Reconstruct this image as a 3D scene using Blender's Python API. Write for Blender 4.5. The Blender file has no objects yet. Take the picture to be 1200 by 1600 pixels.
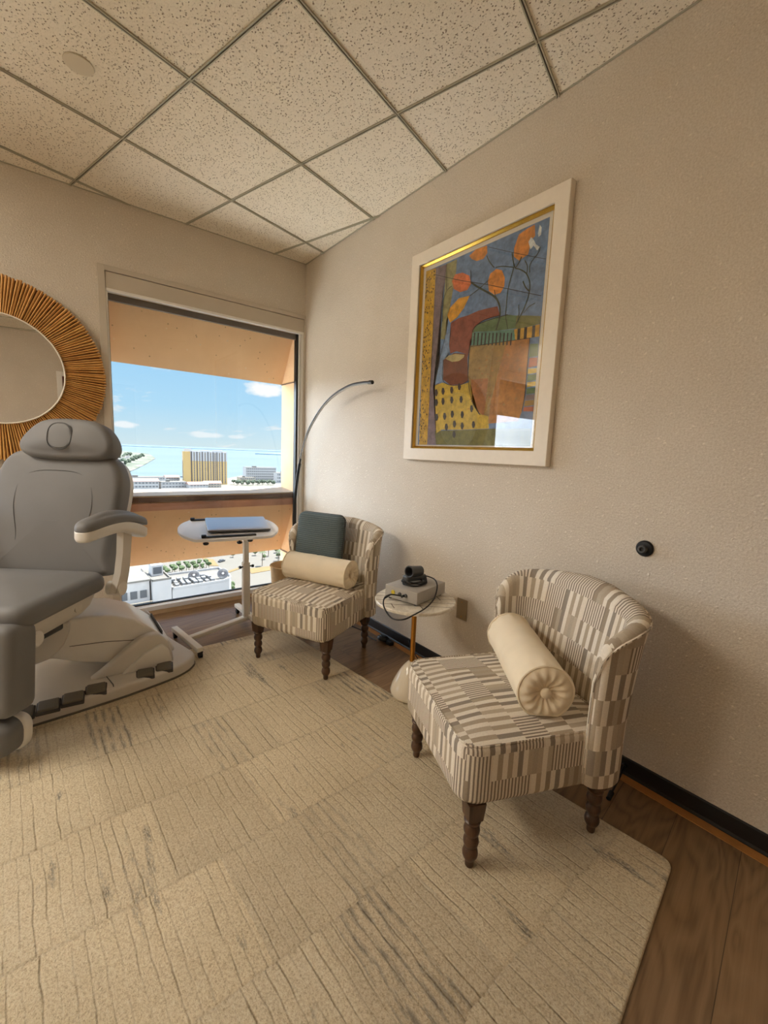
import bpy, bmesh, math, random
from mathutils import Vector, Matrix
random.seed(11)
PI = math.pi
S = bpy.context.scene
COL = S.collection

# ------------------------------------------------------------------ helpers
def lin(r, g, b):
    def f(c):
        c /= 255.0
        return c / 12.92 if c <= 0.04045 else ((c + 0.055) / 1.055) ** 2.4
    return (f(r), f(g), f(b), 1.0)

def link(o, parent=None):
    COL.objects.link(o)
    if parent is not None:
        o.parent = parent
    return o

def tag(o, label=None, cat=None, group=None, kind=None):
    if label: o['label'] = label
    if cat: o['category'] = cat
    if group: o['group'] = group
    if kind: o['kind'] = kind
    return o

def thing(name, label, cat, loc=(0, 0, 0), rotz=0.0, group=None):
    o = bpy.data.objects.new(name, None)
    o.empty_display_size = 0.05
    o.location = loc
    o.rotation_euler = (0, 0, rotz)
    link(o)
    return tag(o, label, cat, group)

def obj(name, bm, mats, parent=None, smooth=35, label=None, uv=None):
    bmesh.ops.recalc_face_normals(bm, faces=bm.faces[:])
    me = bpy.data.meshes.new(name)
    bm.to_mesh(me)
    bm.free()
    if not isinstance(mats, (list, tuple)):
        mats = [mats]
    for m in mats:
        me.materials.append(m)
    if smooth:
        for p in me.polygons:
            p.use_smooth = True
        me.set_sharp_from_angle(angle=math.radians(smooth))
    if uv == 'box':
        boxuv(me)
    o = bpy.data.objects.new(name, me)
    link(o, parent)
    if label:
        o['label'] = label
    return o

def struct(name, bm, mats, parent=None, smooth=0):
    o = obj(name, bm, mats, parent, smooth)
    if parent is None:
        o['kind'] = 'structure'
    return o

def boxuv(me):
    l = me.uv_layers.new(name='UVMap') if not me.uv_layers else me.uv_layers[0]
    for p in me.polygons:
        n = p.normal
        a = max(range(3), key=lambda i: abs(n[i]) * (1.15 if i == 2 else 1.0))
        for li in p.loop_indices:
            c = me.vertices[me.loops[li].vertex_index].co
            if a == 2: uvv = (c.y, c.x)
            elif a == 0: uvv = (c.y, c.z + 0.37)
            else: uvv = (c.x + 0.013, c.z + 0.35)
            l.data[li].uv = uvv

def B():
    return bmesh.new()

def box(bm, x0, x1, y0, y1, z0, z1, bevel=0.0, seg=2, M=None, mi=0):
    r = bmesh.ops.create_cube(bm, size=1.0)
    vs = r['verts']
    for v in vs:
        v.co = Vector(((x0 + x1) / 2 + v.co.x * (x1 - x0), (y0 + y1) / 2 + v.co.y * (y1 - y0), (z0 + z1) / 2 + v.co.z * (z1 - z0)))
    fs = list({f for v in vs for f in v.link_faces})
    for f in fs: f.material_index = mi
    if bevel > 0:
        es = list({e for v in vs for e in v.link_edges})
        rr = bmesh.ops.bevel(bm, geom=es, offset=bevel, segments=seg, profile=0.5, affect='EDGES')
        vs = list({v for f in rr['faces'] for v in f.verts} | {v for v in vs if v.is_valid})
    if M is not None:
        bmesh.ops.transform(bm, matrix=M, verts=vs)
    return vs

def loop_loft(bm, loops, cap0=True, cap1=True, closed=True, mi=0):
    """loops: list of lists of points, all of one length"""
    L = [[bm.verts.new(p) for p in lp] for lp in loops]
    n = len(L[0])
    for a, b in zip(L[:-1], L[1:]):
        for i in range(n if closed else n - 1):
            j = (i + 1) % n
            try:
                f = bm.faces.new((a[i], a[j], b[j], b[i])); f.material_index = mi
            except ValueError:
                pass
    for c, lp in ((cap0, L[0]), (cap1, L[-1])):
        if c:
            f = bm.faces.new(lp); f.material_index = mi
    return L

def lathe(bm, prof, n=24, M=None, mi=0, cap=True):
    loops = []
    for r, z in prof:
        loops.append([Vector((max(r, 1e-4) * math.cos(2 * PI * i / n), max(r, 1e-4) * math.sin(2 * PI * i / n), z)) for i in range(n)])
    if M is not None:
        loops = [[M @ p for p in lp] for lp in loops]
    return loop_loft(bm, loops, cap, cap, True, mi)

def cyl(bm, p0, p1, r0, r1=None, n=16, mi=0):
    p0, p1 = Vector(p0), Vector(p1)
    r1 = r0 if r1 is None else r1
    q = (p1 - p0).to_track_quat('Z', 'Y').to_matrix().to_4x4()
    M = Matrix.Translation(p0) @ q
    return lathe(bm, [(r0, 0), (r1, (p1 - p0).length)], n, M, mi)

def smooth_path(pts, sub=6, closed=False):
    pts = [Vector(p) for p in pts]
    n = len(pts); out = []
    rng = range(n if closed else n - 1)
    for i in rng:
        if closed:
            p0, p1, p2, p3 = pts[(i - 1) % n], pts[i], pts[(i + 1) % n], pts[(i + 2) % n]
        else:
            p0, p1, p2, p3 = pts[max(i - 1, 0)], pts[i], pts[i + 1], pts[min(i + 2, n - 1)]
        for k in range(sub):
            t = k / sub
            out.append(0.5 * ((2 * p1) + (p2 - p0) * t + (2 * p0 - 5 * p1 + 4 * p2 - p3) * t * t + (3 * p1 - p0 - 3 * p2 + p3) * t ** 3))
    if not closed: out.append(pts[-1])
    return out

def tube(bm, pts, r, n=8, closed=False, mi=0, radii=None):
    pts = [Vector(p) for p in pts]
    m = len(pts); loops = []
    t0 = (pts[1] - pts[0]).normalized()
    up = Vector((0, 0, 1)) if abs(t0.z) < 0.9 else Vector((1, 0, 0))
    u = t0.cross(up).normalized()
    for i, p in enumerate(pts):
        if closed: t = (pts[(i + 1) % m] - pts[i - 1]).normalized()
        else: t = (pts[min(i + 1, m - 1)] - pts[max(i - 1, 0)]).normalized()
        u = (u - t * u.dot(t)).normalized()
        w = t.cross(u)
        rr = radii[i] if radii else r
        loops.append([p + u * (rr * math.cos(2 * PI * k / n)) + w * (rr * math.sin(2 * PI * k / n)) for k in range(n)])
    L = loop_loft(bm, loops, not closed, not closed, True, mi)
    if closed:
        a, b = L[-1], L[0]
        best = min(range(n), key=lambda s: sum((a[i].co - b[(i + s) % n].co).length for i in range(0, n, 2)))
        for i in range(n):
            try: bm.faces.new((a[i], a[(i + 1) % n], b[(i + 1 + best) % n], b[(i + best) % n])).material_index = mi
            except ValueError: pass
    return L

def rrect(hx, hy, r, n=6, cx=0.0, cy=0.0):
    out = []
    r = min(r, hx * 0.999, hy * 0.999)
    for sx, sy, a0 in ((1, 1, 0), (-1, 1, PI / 2), (-1, -1, PI), (1, -1, 3 * PI / 2)):
        for k in range(n + 1):
            a = a0 + k / n * PI / 2
            out.append(Vector((cx + sx * (hx - r) + r * math.cos(a), cy + sy * (hy - r) + r * math.sin(a), 0)))
    return out

def resample(pts, n):
    """closed outline -> n points evenly spaced"""
    pts = [Vector(p) for p in pts]
    m = len(pts)
    d = [(pts[(i + 1) % m] - pts[i]).length for i in range(m)]
    tot = sum(d); out = []
    i = 0; acc = 0.0
    for k in range(n):
        t = tot * k / n
        while acc + d[i] < t and i < m - 1:
            acc += d[i]; i += 1
        out.append(pts[i].lerp(pts[(i + 1) % m], (t - acc) / max(d[i], 1e-9)))
    return out

def inset(pts, d):
    n = len(pts); out = []
    area = sum(pts[i].x * pts[(i + 1) % n].y - pts[(i + 1) % n].x * pts[i].y for i in range(n))
    s = 1 if area > 0 else -1
    for i in range(n):
        t = (pts[(i + 1) % n] - pts[i - 1]); t.z = 0
        if t.length < 1e-9: out.append(pts[i].copy()); continue
        t.normalize()
        out.append(pts[i] + Vector((-t.y, t.x, 0)) * (d * s))
    return out

def pad(bm, outline, z0, z1, e0=0.01, e1=0.02, dome=0.0, M=None, seg=5, rings=6, mi=0, hfun=None, dome0=0.0):
    """cushion: outline in xy, bottom z0, top z1, edge rounding e0 (bottom) e1 (top), domed faces"""
    outline = [Vector((p[0], p[1], 0)) for p in outline]
    c = sum(outline, Vector()) / len(outline)
    loops = []
    def lift(lp, z):
        return [Vector((p.x, p.y, z + (hfun(p.x, p.y) if hfun else 0))) for p in lp]
    base0 = inset(outline, e0)
    if dome0 > 0:
        for k in range(1, rings):
            f = k / rings
            loops.append(lift([c.lerp(p, f) for p in base0], z0 - dome0 * (1 - f * f)))
    for k in range(seg + 1):
        a = PI / 2 * k / seg
        loops.append(lift(inset(outline, e0 * (1 - math.sin(a))), z0 + e0 * (1 - math.cos(a))))
    for k in range(seg + 1):
        a = PI / 2 * k / seg
        loops.append(lift(inset(outline, e1 * (1 - math.cos(a))), z1 - e1 * (1 - math.sin(a))))
    top = inset(outline, e1)
    for k in range(1, rings):
        f = 1 - k / rings
        loops.append(lift([c.lerp(p, f) for p in top], z1 + dome * (1 - f * f)))
    if M is not None:
        loops = [[M @ p for p in lp] for lp in loops]
    return loop_loft(bm, loops, True, True, True, mi)

def prism(bm, poly, axis, a0, a1, mi=0, bevel=0.0, M=None, seg=2):
    """poly: list of 2D points in the plane normal to axis ('x': y,z  'y': x,z  'z': x,y)"""
    def P(p, a):
        return {'x': (a, p[0], p[1]), 'y': (p[0], a, p[1]), 'z': (p[0], p[1], a)}[axis]
    L = loop_loft(bm, [[Vector(P(p, a0)) for p in poly], [Vector(P(p, a1)) for p in poly]], True, True, True, mi)
    vs = L[0] + L[1]
    if bevel > 0:
        bmesh.ops.recalc_face_normals(bm, faces=list({f for v in vs for f in v.link_faces}))
        es = list({e for v in vs for e in v.link_edges})
        r = bmesh.ops.bevel(bm, geom=es, offset=bevel, segments=seg, profile=0.5, affect='EDGES', clamp_overlap=True)
        vs = list({v for f in r['faces'] for v in f.verts} | {v for v in vs if v.is_valid})
    if M is not None:
        bmesh.ops.transform(bm, matrix=M, verts=vs)
    return vs

# ------------------------------------------------------------------ materials
def new_mat(name):
    m = bpy.data.materials.new(name)
    m.use_nodes = True
    nt = m.node_tree
    return m, nt, nt.nodes['Principled BSDF'], nt.nodes['Material Output']

def nd(nt, t, ins=None, out=0, **props):
    n = nt.nodes.new(t)
    for k, v in props.items():
        setattr(n, k, v)
    for k, v in (ins or {}).items():
        s = n.inputs[k]
        if isinstance(v, bpy.types.NodeSocket):
            nt.links.new(v, s)
        else:
            s.default_value = v
    return n.outputs[out]

def mth(nt, op, a, b=None, c=None):
    ins = {0: a}
    if b is not None: ins[1] = b
    if c is not None: ins[2] = c
    return nd(nt, 'ShaderNodeMath', ins, operation=op)

def mixc(nt, fac, a, b, mode='MIX'):
    n = nt.nodes.new('ShaderNodeMix')
    n.data_type = 'RGBA'; n.blend_type = mode; n.clamp_factor = True
    for i, v in ((0, fac), (6, a), (7, b)):
        if isinstance(v, bpy.types.NodeSocket): nt.links.new(v, n.inputs[i])
        else: n.inputs[i].default_value = v
    return n.outputs[2]

def ramp(nt, fac, stops, interp='LINEAR'):
    n = nt.nodes.new('ShaderNodeValToRGB')
    cr = n.color_ramp; cr.interpolation = interp
    while len(cr.elements) > 1: cr.elements.remove(cr.elements[-1])
    for i, (p, c) in enumerate(stops):
        e = cr.elements[0] if i == 0 else cr.elements.new(p)
        e.position = p; e.color = c
    nt.links.new(fac, n.inputs[0])
    return n.outputs[0]

def bump(nt, bsdf, h, dist=0.002, strength=1.0):
    b = nd(nt, 'ShaderNodeBump', {'Height': h, 'Distance': dist, 'Strength': strength})
    nt.links.new(b, bsdf.inputs['Normal'])

def coords(nt, kind='Object'):
    n = nt.nodes.new('ShaderNodeTexCoord')
    return n.outputs[kind]

def mapping(nt, v, scale=(1, 1, 1), rot=(0, 0, 0), loc=(0, 0, 0)):
    return nd(nt, 'ShaderNodeMapping', {'Vector': v, 'Scale': scale, 'Rotation': rot, 'Location': loc})

def noise(nt, v, scale, detail=3.0, rough=0.5, dist=0.0, out=0):
    return nd(nt, 'ShaderNodeTexNoise', {'Vector': v, 'Scale': scale, 'Detail': detail, 'Roughness': rough, 'Distortion': dist}, out)

def simple(name, col, rough=0.5, metal=0.0, var=0.0, vscale=20.0, bmp=0.0, bscale=200.0, spec=0.5, coat=0.0):
    m, nt, b, o = new_mat(name)
    c = col if len(col) == 4 else (*col, 1)
    tc = coords(nt)
    if var > 0:
        n = noise(nt, tc, vscale, 4, 0.6)
        d = tuple(x * (1 - var) for x in c[:3]) + (1,)
        l = tuple(min(1, x * (1 + var)) for x in c[:3]) + (1,)
        nt.links.new(ramp(nt, n, [(0.3, d), (0.7, l)]), b.inputs['Base Color'])
    else:
        b.inputs['Base Color'].default_value = c
    b.inputs['Roughness'].default_value = rough
    b.inputs['Metallic'].default_value = metal
    b.inputs['Specular IOR Level'].default_value = spec
    b.inputs['Coat Weight'].default_value = coat
    if bmp > 0:
        bump(nt, b, noise(nt, tc, bscale, 2, 0.5), bmp)
    return m

def glass_pane(name, tint=(1, 1, 1, 1), ior=1.45, boost=1.0):
    m, nt, b, o = new_mat(name)
    nt.nodes.remove(b)
    t = nd(nt, 'ShaderNodeBsdfTransparent', {0: tint})
    g = nd(nt, 'ShaderNodeBsdfGlossy', {'Color': (1, 1, 1, 1), 'Roughness': 0.0})
    geo = nt.nodes.new('ShaderNodeNewGeometry')
    cs = mth(nt, 'ABSOLUTE', nd(nt, 'ShaderNodeVectorMath', {0: geo.outputs['Incoming'], 1: geo.outputs['Normal']}, 1, operation='DOT_PRODUCT'))
    r0 = ((ior - 1) / (ior + 1)) ** 2 * boost
    f = mth(nt, 'ADD', mth(nt, 'MULTIPLY', mth(nt, 'POWER', mth(nt, 'SUBTRACT', 1.0, cs), 5.0), 1 - r0), r0)
    mx = nd(nt, 'ShaderNodeMixShader', {0: f, 1: t, 2: g})
    nt.links.new(mx, o.inputs['Surface'])
    return m
M = {}
def build_materials():
    # wallpaper: beige, stippled, with scattered pale flecks
    m, nt, b, o = new_mat('wallpaper'); M['wall'] = m
    tc = coords(nt)
    base = ramp(nt, noise(nt, tc, 2.2, 4, 0.6), [(0.3, lin(215, 206, 192)), (0.7, lin(223, 215, 202))])
    fl = nd(nt, 'ShaderNodeTexVoronoi', {'Vector': nd(nt, 'ShaderNodeVectorMath', {0: tc, 1: nd(nt, 'ShaderNodeVectorMath', {0: noise(nt, tc, 60, 2, 0.5, out=1), 'Scale': 0.016}, operation='SCALE')}, operation='ADD'), 'Scale': 42.0, 'Randomness': 1.0})
    keep = nd(nt, 'ShaderNodeTexVoronoi', {'Vector': tc, 'Scale': 42.0}, 1)
    kp = mth(nt, 'GREATER_THAN', nd(nt, 'ShaderNodeSeparateColor', {0: keep}), 0.45)
    dot = nd(nt, 'ShaderNodeMapRange', {0: fl, 1: 0.1, 2: 0.26, 3: 1.0, 4: 0.0})
    dm = mth(nt, 'MULTIPLY', dot, mth(nt, 'MULTIPLY', kp, 0.8))
    col = mixc(nt, dm, base, lin(240, 232, 218))
    sp = ramp(nt, noise(nt, tc, 160, 2, 0.7), [(0.35, lin(186, 172, 150)), (0.62, (1, 1, 1, 1))])
    nt.links.new(mixc(nt, 0.30, col, sp, 'MULTIPLY'), b.inputs['Base Color'])
    b.inputs['Roughness'].default_value = 0.62
    b.inputs['Specular IOR Level'].default_value = 0.35
    h = mth(nt, 'ADD', noise(nt, tc, 110, 3, 0.65), mth(nt, 'MULTIPLY', dm, 0.6))
    bump(nt, b, h, 0.004, 0.75)

    # acoustic ceiling tile
    m, nt, b, o = new_mat('acoustic_tile'); M['ceil'] = m
    tc = coords(nt)
    w = nd(nt, 'ShaderNodeVectorMath', {0: tc, 1: nd(nt, 'ShaderNodeVectorMath', {0: noise(nt, tc, 70, 2, 0.5, out=1), 'Scale': 0.012}, operation='SCALE')}, operation='ADD')
    v1 = nd(nt, 'ShaderNodeTexVoronoi', {'Vector': mapping(nt, w, (1, 0.72, 1), (0, 0, 0.6)), 'Scale': 108.0})
    r1 = nd(nt, 'ShaderNodeSeparateColor', {0: nd(nt, 'ShaderNodeTexVoronoi', {'Vector': mapping(nt, w, (1, 0.72, 1), (0, 0, 0.6)), 'Scale': 108.0}, 1)})
    pit = mth(nt, 'MULTIPLY', nd(nt, 'ShaderNodeMapRange', {0: v1, 1: 0.17, 2: 0.30, 3: 1.0, 4: 0.0}), mth(nt, 'GREATER_THAN', r1, 0.12))
    v2 = nd(nt, 'ShaderNodeTexVoronoi', {'Vector': w, 'Scale': 190.0})
    pit2 = nd(nt, 'ShaderNodeMapRange', {0: v2, 1: 0.12, 2: 0.25, 3: 0.45, 4: 0.0})
    pits = mth(nt, 'MAXIMUM', pit, pit2)
    base = ramp(nt, noise(nt, tc, 1.5, 3, 0.6), [(0.3, lin(234, 226, 208)), (0.7, lin(240, 232, 216))])
    nt.links.new(mixc(nt, mth(nt, 'MULTIPLY', pits, 0.8), base, lin(128, 108, 84)), b.inputs['Base Color'])
    b.inputs['Roughness'].default_value = 0.9
    b.inputs['Specular IOR Level'].default_value = 0.1
    bump(nt, b, mth(nt, 'SUBTRACT', noise(nt, tc, 220, 2, 0.5), mth(nt, 'MULTIPLY', pits, 2.0)), 0.002, 0.8)
    M['tbar'] = simple('ceiling_bar', lin(172, 168, 148), 0.45, 0.0)
    M['tslot'] = simple('ceiling_bar_slot', lin(52, 48, 38), 0.6)
    M['disc'] = simple('cover_plate', lin(206, 196, 174), 0.5)

    # vinyl plank floor
    m, nt, b, o = new_mat('wood_plank'); M['floor'] = m
    tc = coords(nt)
    rc = mapping(nt, tc, (1, 1, 1), (0, 0, math.radians(-7)))
    sx = nd(nt, 'ShaderNodeSeparateXYZ', {0: rc}); nsx = sx.node
    X, Y = nsx.outputs[0], nsx.outputs[1]
    u = mth(nt, 'ADD', mth(nt, 'DIVIDE', Y, 0.178), 0.37)
    row = mth(nt, 'FLOOR', u)
    hr = nd(nt, 'ShaderNodeTexWhiteNoise', {'W': row}, 0, noise_dimensions='1D')
    v = mth(nt, 'ADD', mth(nt, 'DIVIDE', X, 1.22), mth(nt, 'MULTIPLY', hr, 3.7))
    colx = mth(nt, 'FLOOR', v)
    rnd = nd(nt, 'ShaderNodeTexWhiteNoise', {'Vector': nd(nt, 'ShaderNodeCombineXYZ', {0: row, 1: colx})}, 0, noise_dimensions='2D')
    gv = nd(nt, 'ShaderNodeCombineXYZ', {0: mth(nt, 'ADD', mth(nt, 'MULTIPLY', X, 1.1), mth(nt, 'MULTIPLY', rnd, 40)), 1: mth(nt, 'MULTIPLY', Y, 7.0), 2: mth(nt, 'MULTIPLY', rnd, 17)})
    big = noise(nt, gv, 1.3, 2, 0.45, 0.4)
    rings = mth(nt, 'FRACT', mth(nt, 'MULTIPLY', big, 11.0))
    rings = mth(nt, 'ABSOLUTE', mth(nt, 'SUBTRACT', rings, 0.5))
    fine = noise(nt, nd(nt, 'ShaderNodeCombineXYZ', {0: mth(nt, 'MULTIPLY', X, 4), 1: mth(nt, 'MULTIPLY', Y, 110), 2: rnd}), 1.0, 3, 0.6)
    g = mth(nt, 'ADD', mth(nt, 'MULTIPLY', rings, 0.7), mth(nt, 'MULTIPLY', fine, 0.65))
    c = ramp(nt, g, [(0.15, lin(106, 80, 54)), (0.5, lin(138, 110, 78)), (0.85, lin(154, 126, 94))])
    tone = ramp(nt, rnd, [(0.0, (0.72, 0.70, 0.68, 1)), (1.0, (1.05, 1.03, 1.0, 1))])
    c = mixc(nt, 1.0, c, tone, 'MULTIPLY')
    fu = mth(nt, 'FRACT', u); fv = mth(nt, 'FRACT', v)
    seam = mth(nt, 'MAXIMUM', mth(nt, 'LESS_THAN', fu, 0.012), mth(nt, 'LESS_THAN', fv, 0.0018))
    nt.links.new(mixc(nt, mth(nt, 'MULTIPLY', seam, 0.7), c, lin(48, 34, 22)), b.inputs['Base Color'])
    b.inputs['Roughness'].default_value = 0.34; b.inputs['Coat Weight'].default_value = 0.35; b.inputs['Coat Roughness'].default_value = 0.22
    bump(nt, b, mth(nt, 'SUBTRACT', mth(nt, 'MULTIPLY', fine, 0.3), seam), 0.0008, 0.6)

    # tufted rug with rows of lines and grey flecks
    m, nt, b, o = new_mat('rug_pile'); M['rug'] = m
    tc = coords(nt)
    wob = nd(nt, 'ShaderNodeVectorMath', {0: tc, 1: nd(nt, 'ShaderNodeVectorMath', {0: nd(nt, 'ShaderNodeVectorMath', {0: noise(nt, tc, 9, 2, 0.5, out=1), 1: (0.5, 0.5, 0.5)}, operation='SUBTRACT'), 'Scale': 0.016}, operation='SCALE')}, operation='ADD')
    s = nd(nt, 'ShaderNodeSeparateXYZ', {0: wob}).node
    X = mth(nt, 'ADD', s.outputs[0], mth(nt, 'MULTIPLY', s.outputs[1], 0.055)); Y = s.outputs[1]
    cx = mth(nt, 'DIVIDE', X, 0.31)
    ci = mth(nt, 'FLOOR', cx)
    rv = mth(nt, 'ADD', mth(nt, 'DIVIDE', mth(nt, 'ADD', Y, 1.47), 0.345), mth(nt, 'MULTIPLY', nd(nt, 'ShaderNodeTexWhiteNoise', {'W': ci}, 0, noise_dimensions='1D'), 0.10))
    ri = mth(nt, 'FLOOR', rv)
    cell = nd(nt, 'ShaderNodeCombineXYZ', {0: mth(nt, 'FLOOR', mth(nt, 'ADD', cx, mth(nt, 'MULTIPLY', ri, 0.37))), 1: ri})
    rnd = nd(nt, 'ShaderNodeTexWhiteNoise', {'Vector': cell}, 0, noise_dimensions='2D')
    rrow = nd(nt, 'ShaderNodeTexWhiteNoise', {'W': ri}, 0, noise_dimensions='1D')
    ln = mth(nt, 'FRACT', mth(nt, 'ADD', mth(nt, 'DIVIDE', X, 0.029), mth(nt, 'MULTIPLY', rrow, 5.0)))
    lnd = mth(nt, 'ABSOLUTE', mth(nt, 'SUBTRACT', ln, 0.5))
    lid = mth(nt, 'FLOOR', mth(nt, 'ADD', mth(nt, 'DIVIDE', X, 0.029), mth(nt, 'MULTIPLY', rrow, 5.0)))
    lrn = nd(nt, 'ShaderNodeTexWhiteNoise', {'Vector': nd(nt, 'ShaderNodeCombineXYZ', {0: lid, 1: ri})}, 0, noise_dimensions='2D')
    line = nd(nt, 'ShaderNodeMapRange', {0: lnd, 1: 0.0, 2: 0.13, 3: 1.0, 4: 0.0})
    br = nd(nt, 'ShaderNodeMapRange', {0: noise(nt, mapping(nt, tc, (30, 3, 1)), 1.6, 3, 0.6), 1: 0.38, 2: 0.62, 3: 0.1, 4: 1.0})
    line = mth(nt, 'MULTIPLY', mth(nt, 'MULTIPLY', line, br), mth(nt, 'ADD', mth(nt, 'MULTIPLY', lrn, 0.6), 0.3))
    pile = noise(nt, tc, 170, 4, 0.8)
    base = ramp(nt, pile, [(0.28, lin(188, 168, 136)), (0.48, lin(236, 221, 192)), (0.68, lin(252, 243, 222))])
    tone = ramp(nt, rnd, [(0.0, (0.88, 0.87, 0.85, 1)), (0.45, (0.98, 0.98, 0.97, 1)), (1.0, (1.04, 1.03, 1.0, 1))])
    c = mixc(nt, 1.0, base, tone, 'MULTIPLY')
    c = mixc(nt, 1.0, c, ramp(nt, noise(nt, tc, 3.0, 4, 0.6), [(0.3, (0.9, 0.89, 0.87, 1)), (0.7, (1, 1, 1, 1))]), 'MULTIPLY')
    c = mixc(nt, mth(nt, 'MULTIPLY', line, 0.48), c, lin(146, 124, 94))
    stn = noise(nt, mapping(nt, tc, (11, 1.9, 1)), 1.15, 3, 0.65)
    stk = nd(nt, 'ShaderNodeMapRange', {0: stn, 1: 0.615, 2: 0.70, 3: 0.0, 4: 1.0})
    stk = mth(nt, 'MULTIPLY', stk, mth(nt, 'GREATER_THAN', rnd, 0.38))
    stk = mth(nt, 'MULTIPLY', stk, nd(nt, 'ShaderNodeMapRange', {0: noise(nt, mapping(nt, tc, (200, 60, 1)), 1.0, 2, 0.7), 1: 0.40, 2: 0.58, 3: 0.1, 4: 1.0}))
    c = mixc(nt, mth(nt, 'MULTIPLY', stk, 0.75), c, lin(104, 100, 96))
    cell2 = nd(nt, 'ShaderNodeCombineXYZ', {0: mth(nt, 'FLOOR', mth(nt, 'ADD', mth(nt, 'DIVIDE', X, 0.145), mth(nt, 'MULTIPLY', ri, 0.41))), 1: ri, 2: 7.0})
    rn2 = nd(nt, 'ShaderNodeTexWhiteNoise', {'Vector': cell2}, 0, noise_dimensions='3D')
    wide = nd(nt, 'ShaderNodeMapRange', {0: lnd, 1: 0.10, 2: 0.40, 3: 1.0, 4: 0.12})
    brk = nd(nt, 'ShaderNodeMapRange', {0: noise(nt, mapping(nt, tc, (40, 7, 1)), 1.4, 4, 0.75), 1: 0.42, 2: 0.60, 3: 0.0, 4: 1.0})
    grey = mth(nt, 'MULTIPLY', mth(nt, 'MULTIPLY', wide, brk), nd(nt, 'ShaderNodeMapRange', {0: rn2, 1: 0.89, 2: 1.0, 3: 0.0, 4: 0.75}))
    c = mixc(nt, grey, c, lin(108, 104, 100))
    fr = mth(nt, 'ABSOLUTE', mth(nt, 'SUBTRACT', mth(nt, 'FRACT', rv), 0.5))
    rowl = nd(nt, 'ShaderNodeMapRange', {0: fr, 1: 0.475, 2: 0.5, 3: 0.0, 4: 1.0})
    c = mixc(nt, mth(nt, 'MULTIPLY', rowl, 0.16), c, lin(150, 128, 98))
    nt.links.new(c, b.inputs['Base Color'])
    b.inputs['Roughness'].default_value = 0.95
    b.inputs['Specular IOR Level'].default_value = 0.05
    h = mth(nt, 'SUBTRACT', mth(nt, 'MULTIPLY', pile, 0.9), mth(nt, 'ADD', mth(nt, 'MULTIPLY', line, 0.8), mth(nt, 'MULTIPLY', rowl, 0.5)))
    bump(nt, b, h, 0.008, 0.9)

    # striped block linen
    m, nt, b, o = new_mat('striped_linen'); M['fabric'] = m
    uv = coords(nt, 'UV')
    s = nd(nt, 'ShaderNodeSeparateXYZ', {0: uv}).node
    U, V = s.outputs[0], s.outputs[1]
    band = mth(nt, 'FLOOR', mth(nt, 'DIVIDE', V, 0.082))
    hb = nd(nt, 'ShaderNodeTexWhiteNoise', {'W': band}, 0, noise_dimensions='1D')
    uo = mth(nt, 'ADD', U, mth(nt, 'MULTIPLY', hb, 0.9))
    cellu = mth(nt, 'FLOOR', mth(nt, 'DIVIDE', uo, 0.0165))
    r1 = nd(nt, 'ShaderNodeTexWhiteNoise', {'Vector': nd(nt, 'ShaderNodeCombineXYZ', {0: cellu, 1: band})}, 0, noise_dimensions='2D')
    par = mth(nt, 'FLOORED_MODULO', cellu, 2.0)
    dark = ramp(nt, r1, [(0.0, lin(184, 170, 150)), (0.35, lin(166, 152, 134)), (0.6, lin(156, 146, 134)), (0.8, lin(196, 183, 163))], 'CONSTANT')
    light = ramp(nt, r1, [(0.0, lin(238, 230, 216)), (0.72, lin(232, 222, 206)), (0.86, lin(188, 176, 158))], 'CONSTANT')
    c1 = mixc(nt, par, dark, light)
    seg = mth(nt, 'FLOOR', mth(nt, 'DIVIDE', uo, 0.099))
    r2 = nd(nt, 'ShaderNodeTexWhiteNoise', {'Vector': nd(nt, 'ShaderNodeCombineXYZ', {0: seg, 1: mth(nt, 'ADD', band, 31.0)})}, 0, noise_dimensions='2D')
    ff = mth(nt, 'GREATER_THAN', mth(nt, 'FRACT', mth(nt, 'DIVIDE', uo, 0.0110)), 0.55)
    fine = mixc(nt, ff, lin(230, 220, 204), lin(146, 134, 120))
    c2 = mixc(nt, mth(nt, 'GREATER_THAN', r2, 0.72), c1, fine)
    wv = noise(nt, mapping(nt, uv, (900, 120, 1)), 1.0, 2, 0.6)
    wv2 = noise(nt, mapping(nt, uv, (120, 900, 1)), 1.0, 2, 0.6)
    weave = mth(nt, 'MULTIPLY', mth(nt, 'ADD', wv, wv2), 0.5)
    c3 = mixc(nt, 1.0, c2, ramp(nt, weave, [(0.35, (0.82, 0.82, 0.82, 1)), (0.6, (1, 1, 1, 1))]), 'MULTIPLY')
    nt.links.new(c3, b.inputs['Base Color'])
    b.inputs['Roughness'].default_value = 0.9
    b.inputs['Specular IOR Level'].default_value = 0.1
    bump(nt, b, weave, 0.0012, 0.6)

    def cloth(name, c, sc=500, d=0.001, var=0.08):
        return simple(name, c, 0.9, 0, var, 8, d, sc, 0.1)
    M['cream'] = cloth('cream_satin', lin(236, 223, 198), 300, 0.0006, 0.04)
    m, nt, b, o = new_mat('ribbed_slate'); M['slate'] = m
    tc = coords(nt)
    z = nd(nt, 'ShaderNodeSeparateXYZ', {0: tc}).node.outputs[2]
    rib = mth(nt, 'SINE', mth(nt, 'MULTIPLY', z, 520.0))
    nt.links.new(ramp(nt, mth(nt, 'ADD', mth(nt, 'MULTIPLY', rib, 0.25), noise(nt, tc, 250, 2, 0.6)), [(0.2, lin(70, 84, 90)), (0.8, lin(108, 122, 126))]), b.inputs['Base Color'])
    b.inputs['Roughness'].default_value = 0.95
    bump(nt, b, rib, 0.001, 0.7)
    m, nt, b, o = new_mat('dark_turned_wood'); M['darkwood'] = m
    tc = coords(nt)
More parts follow.
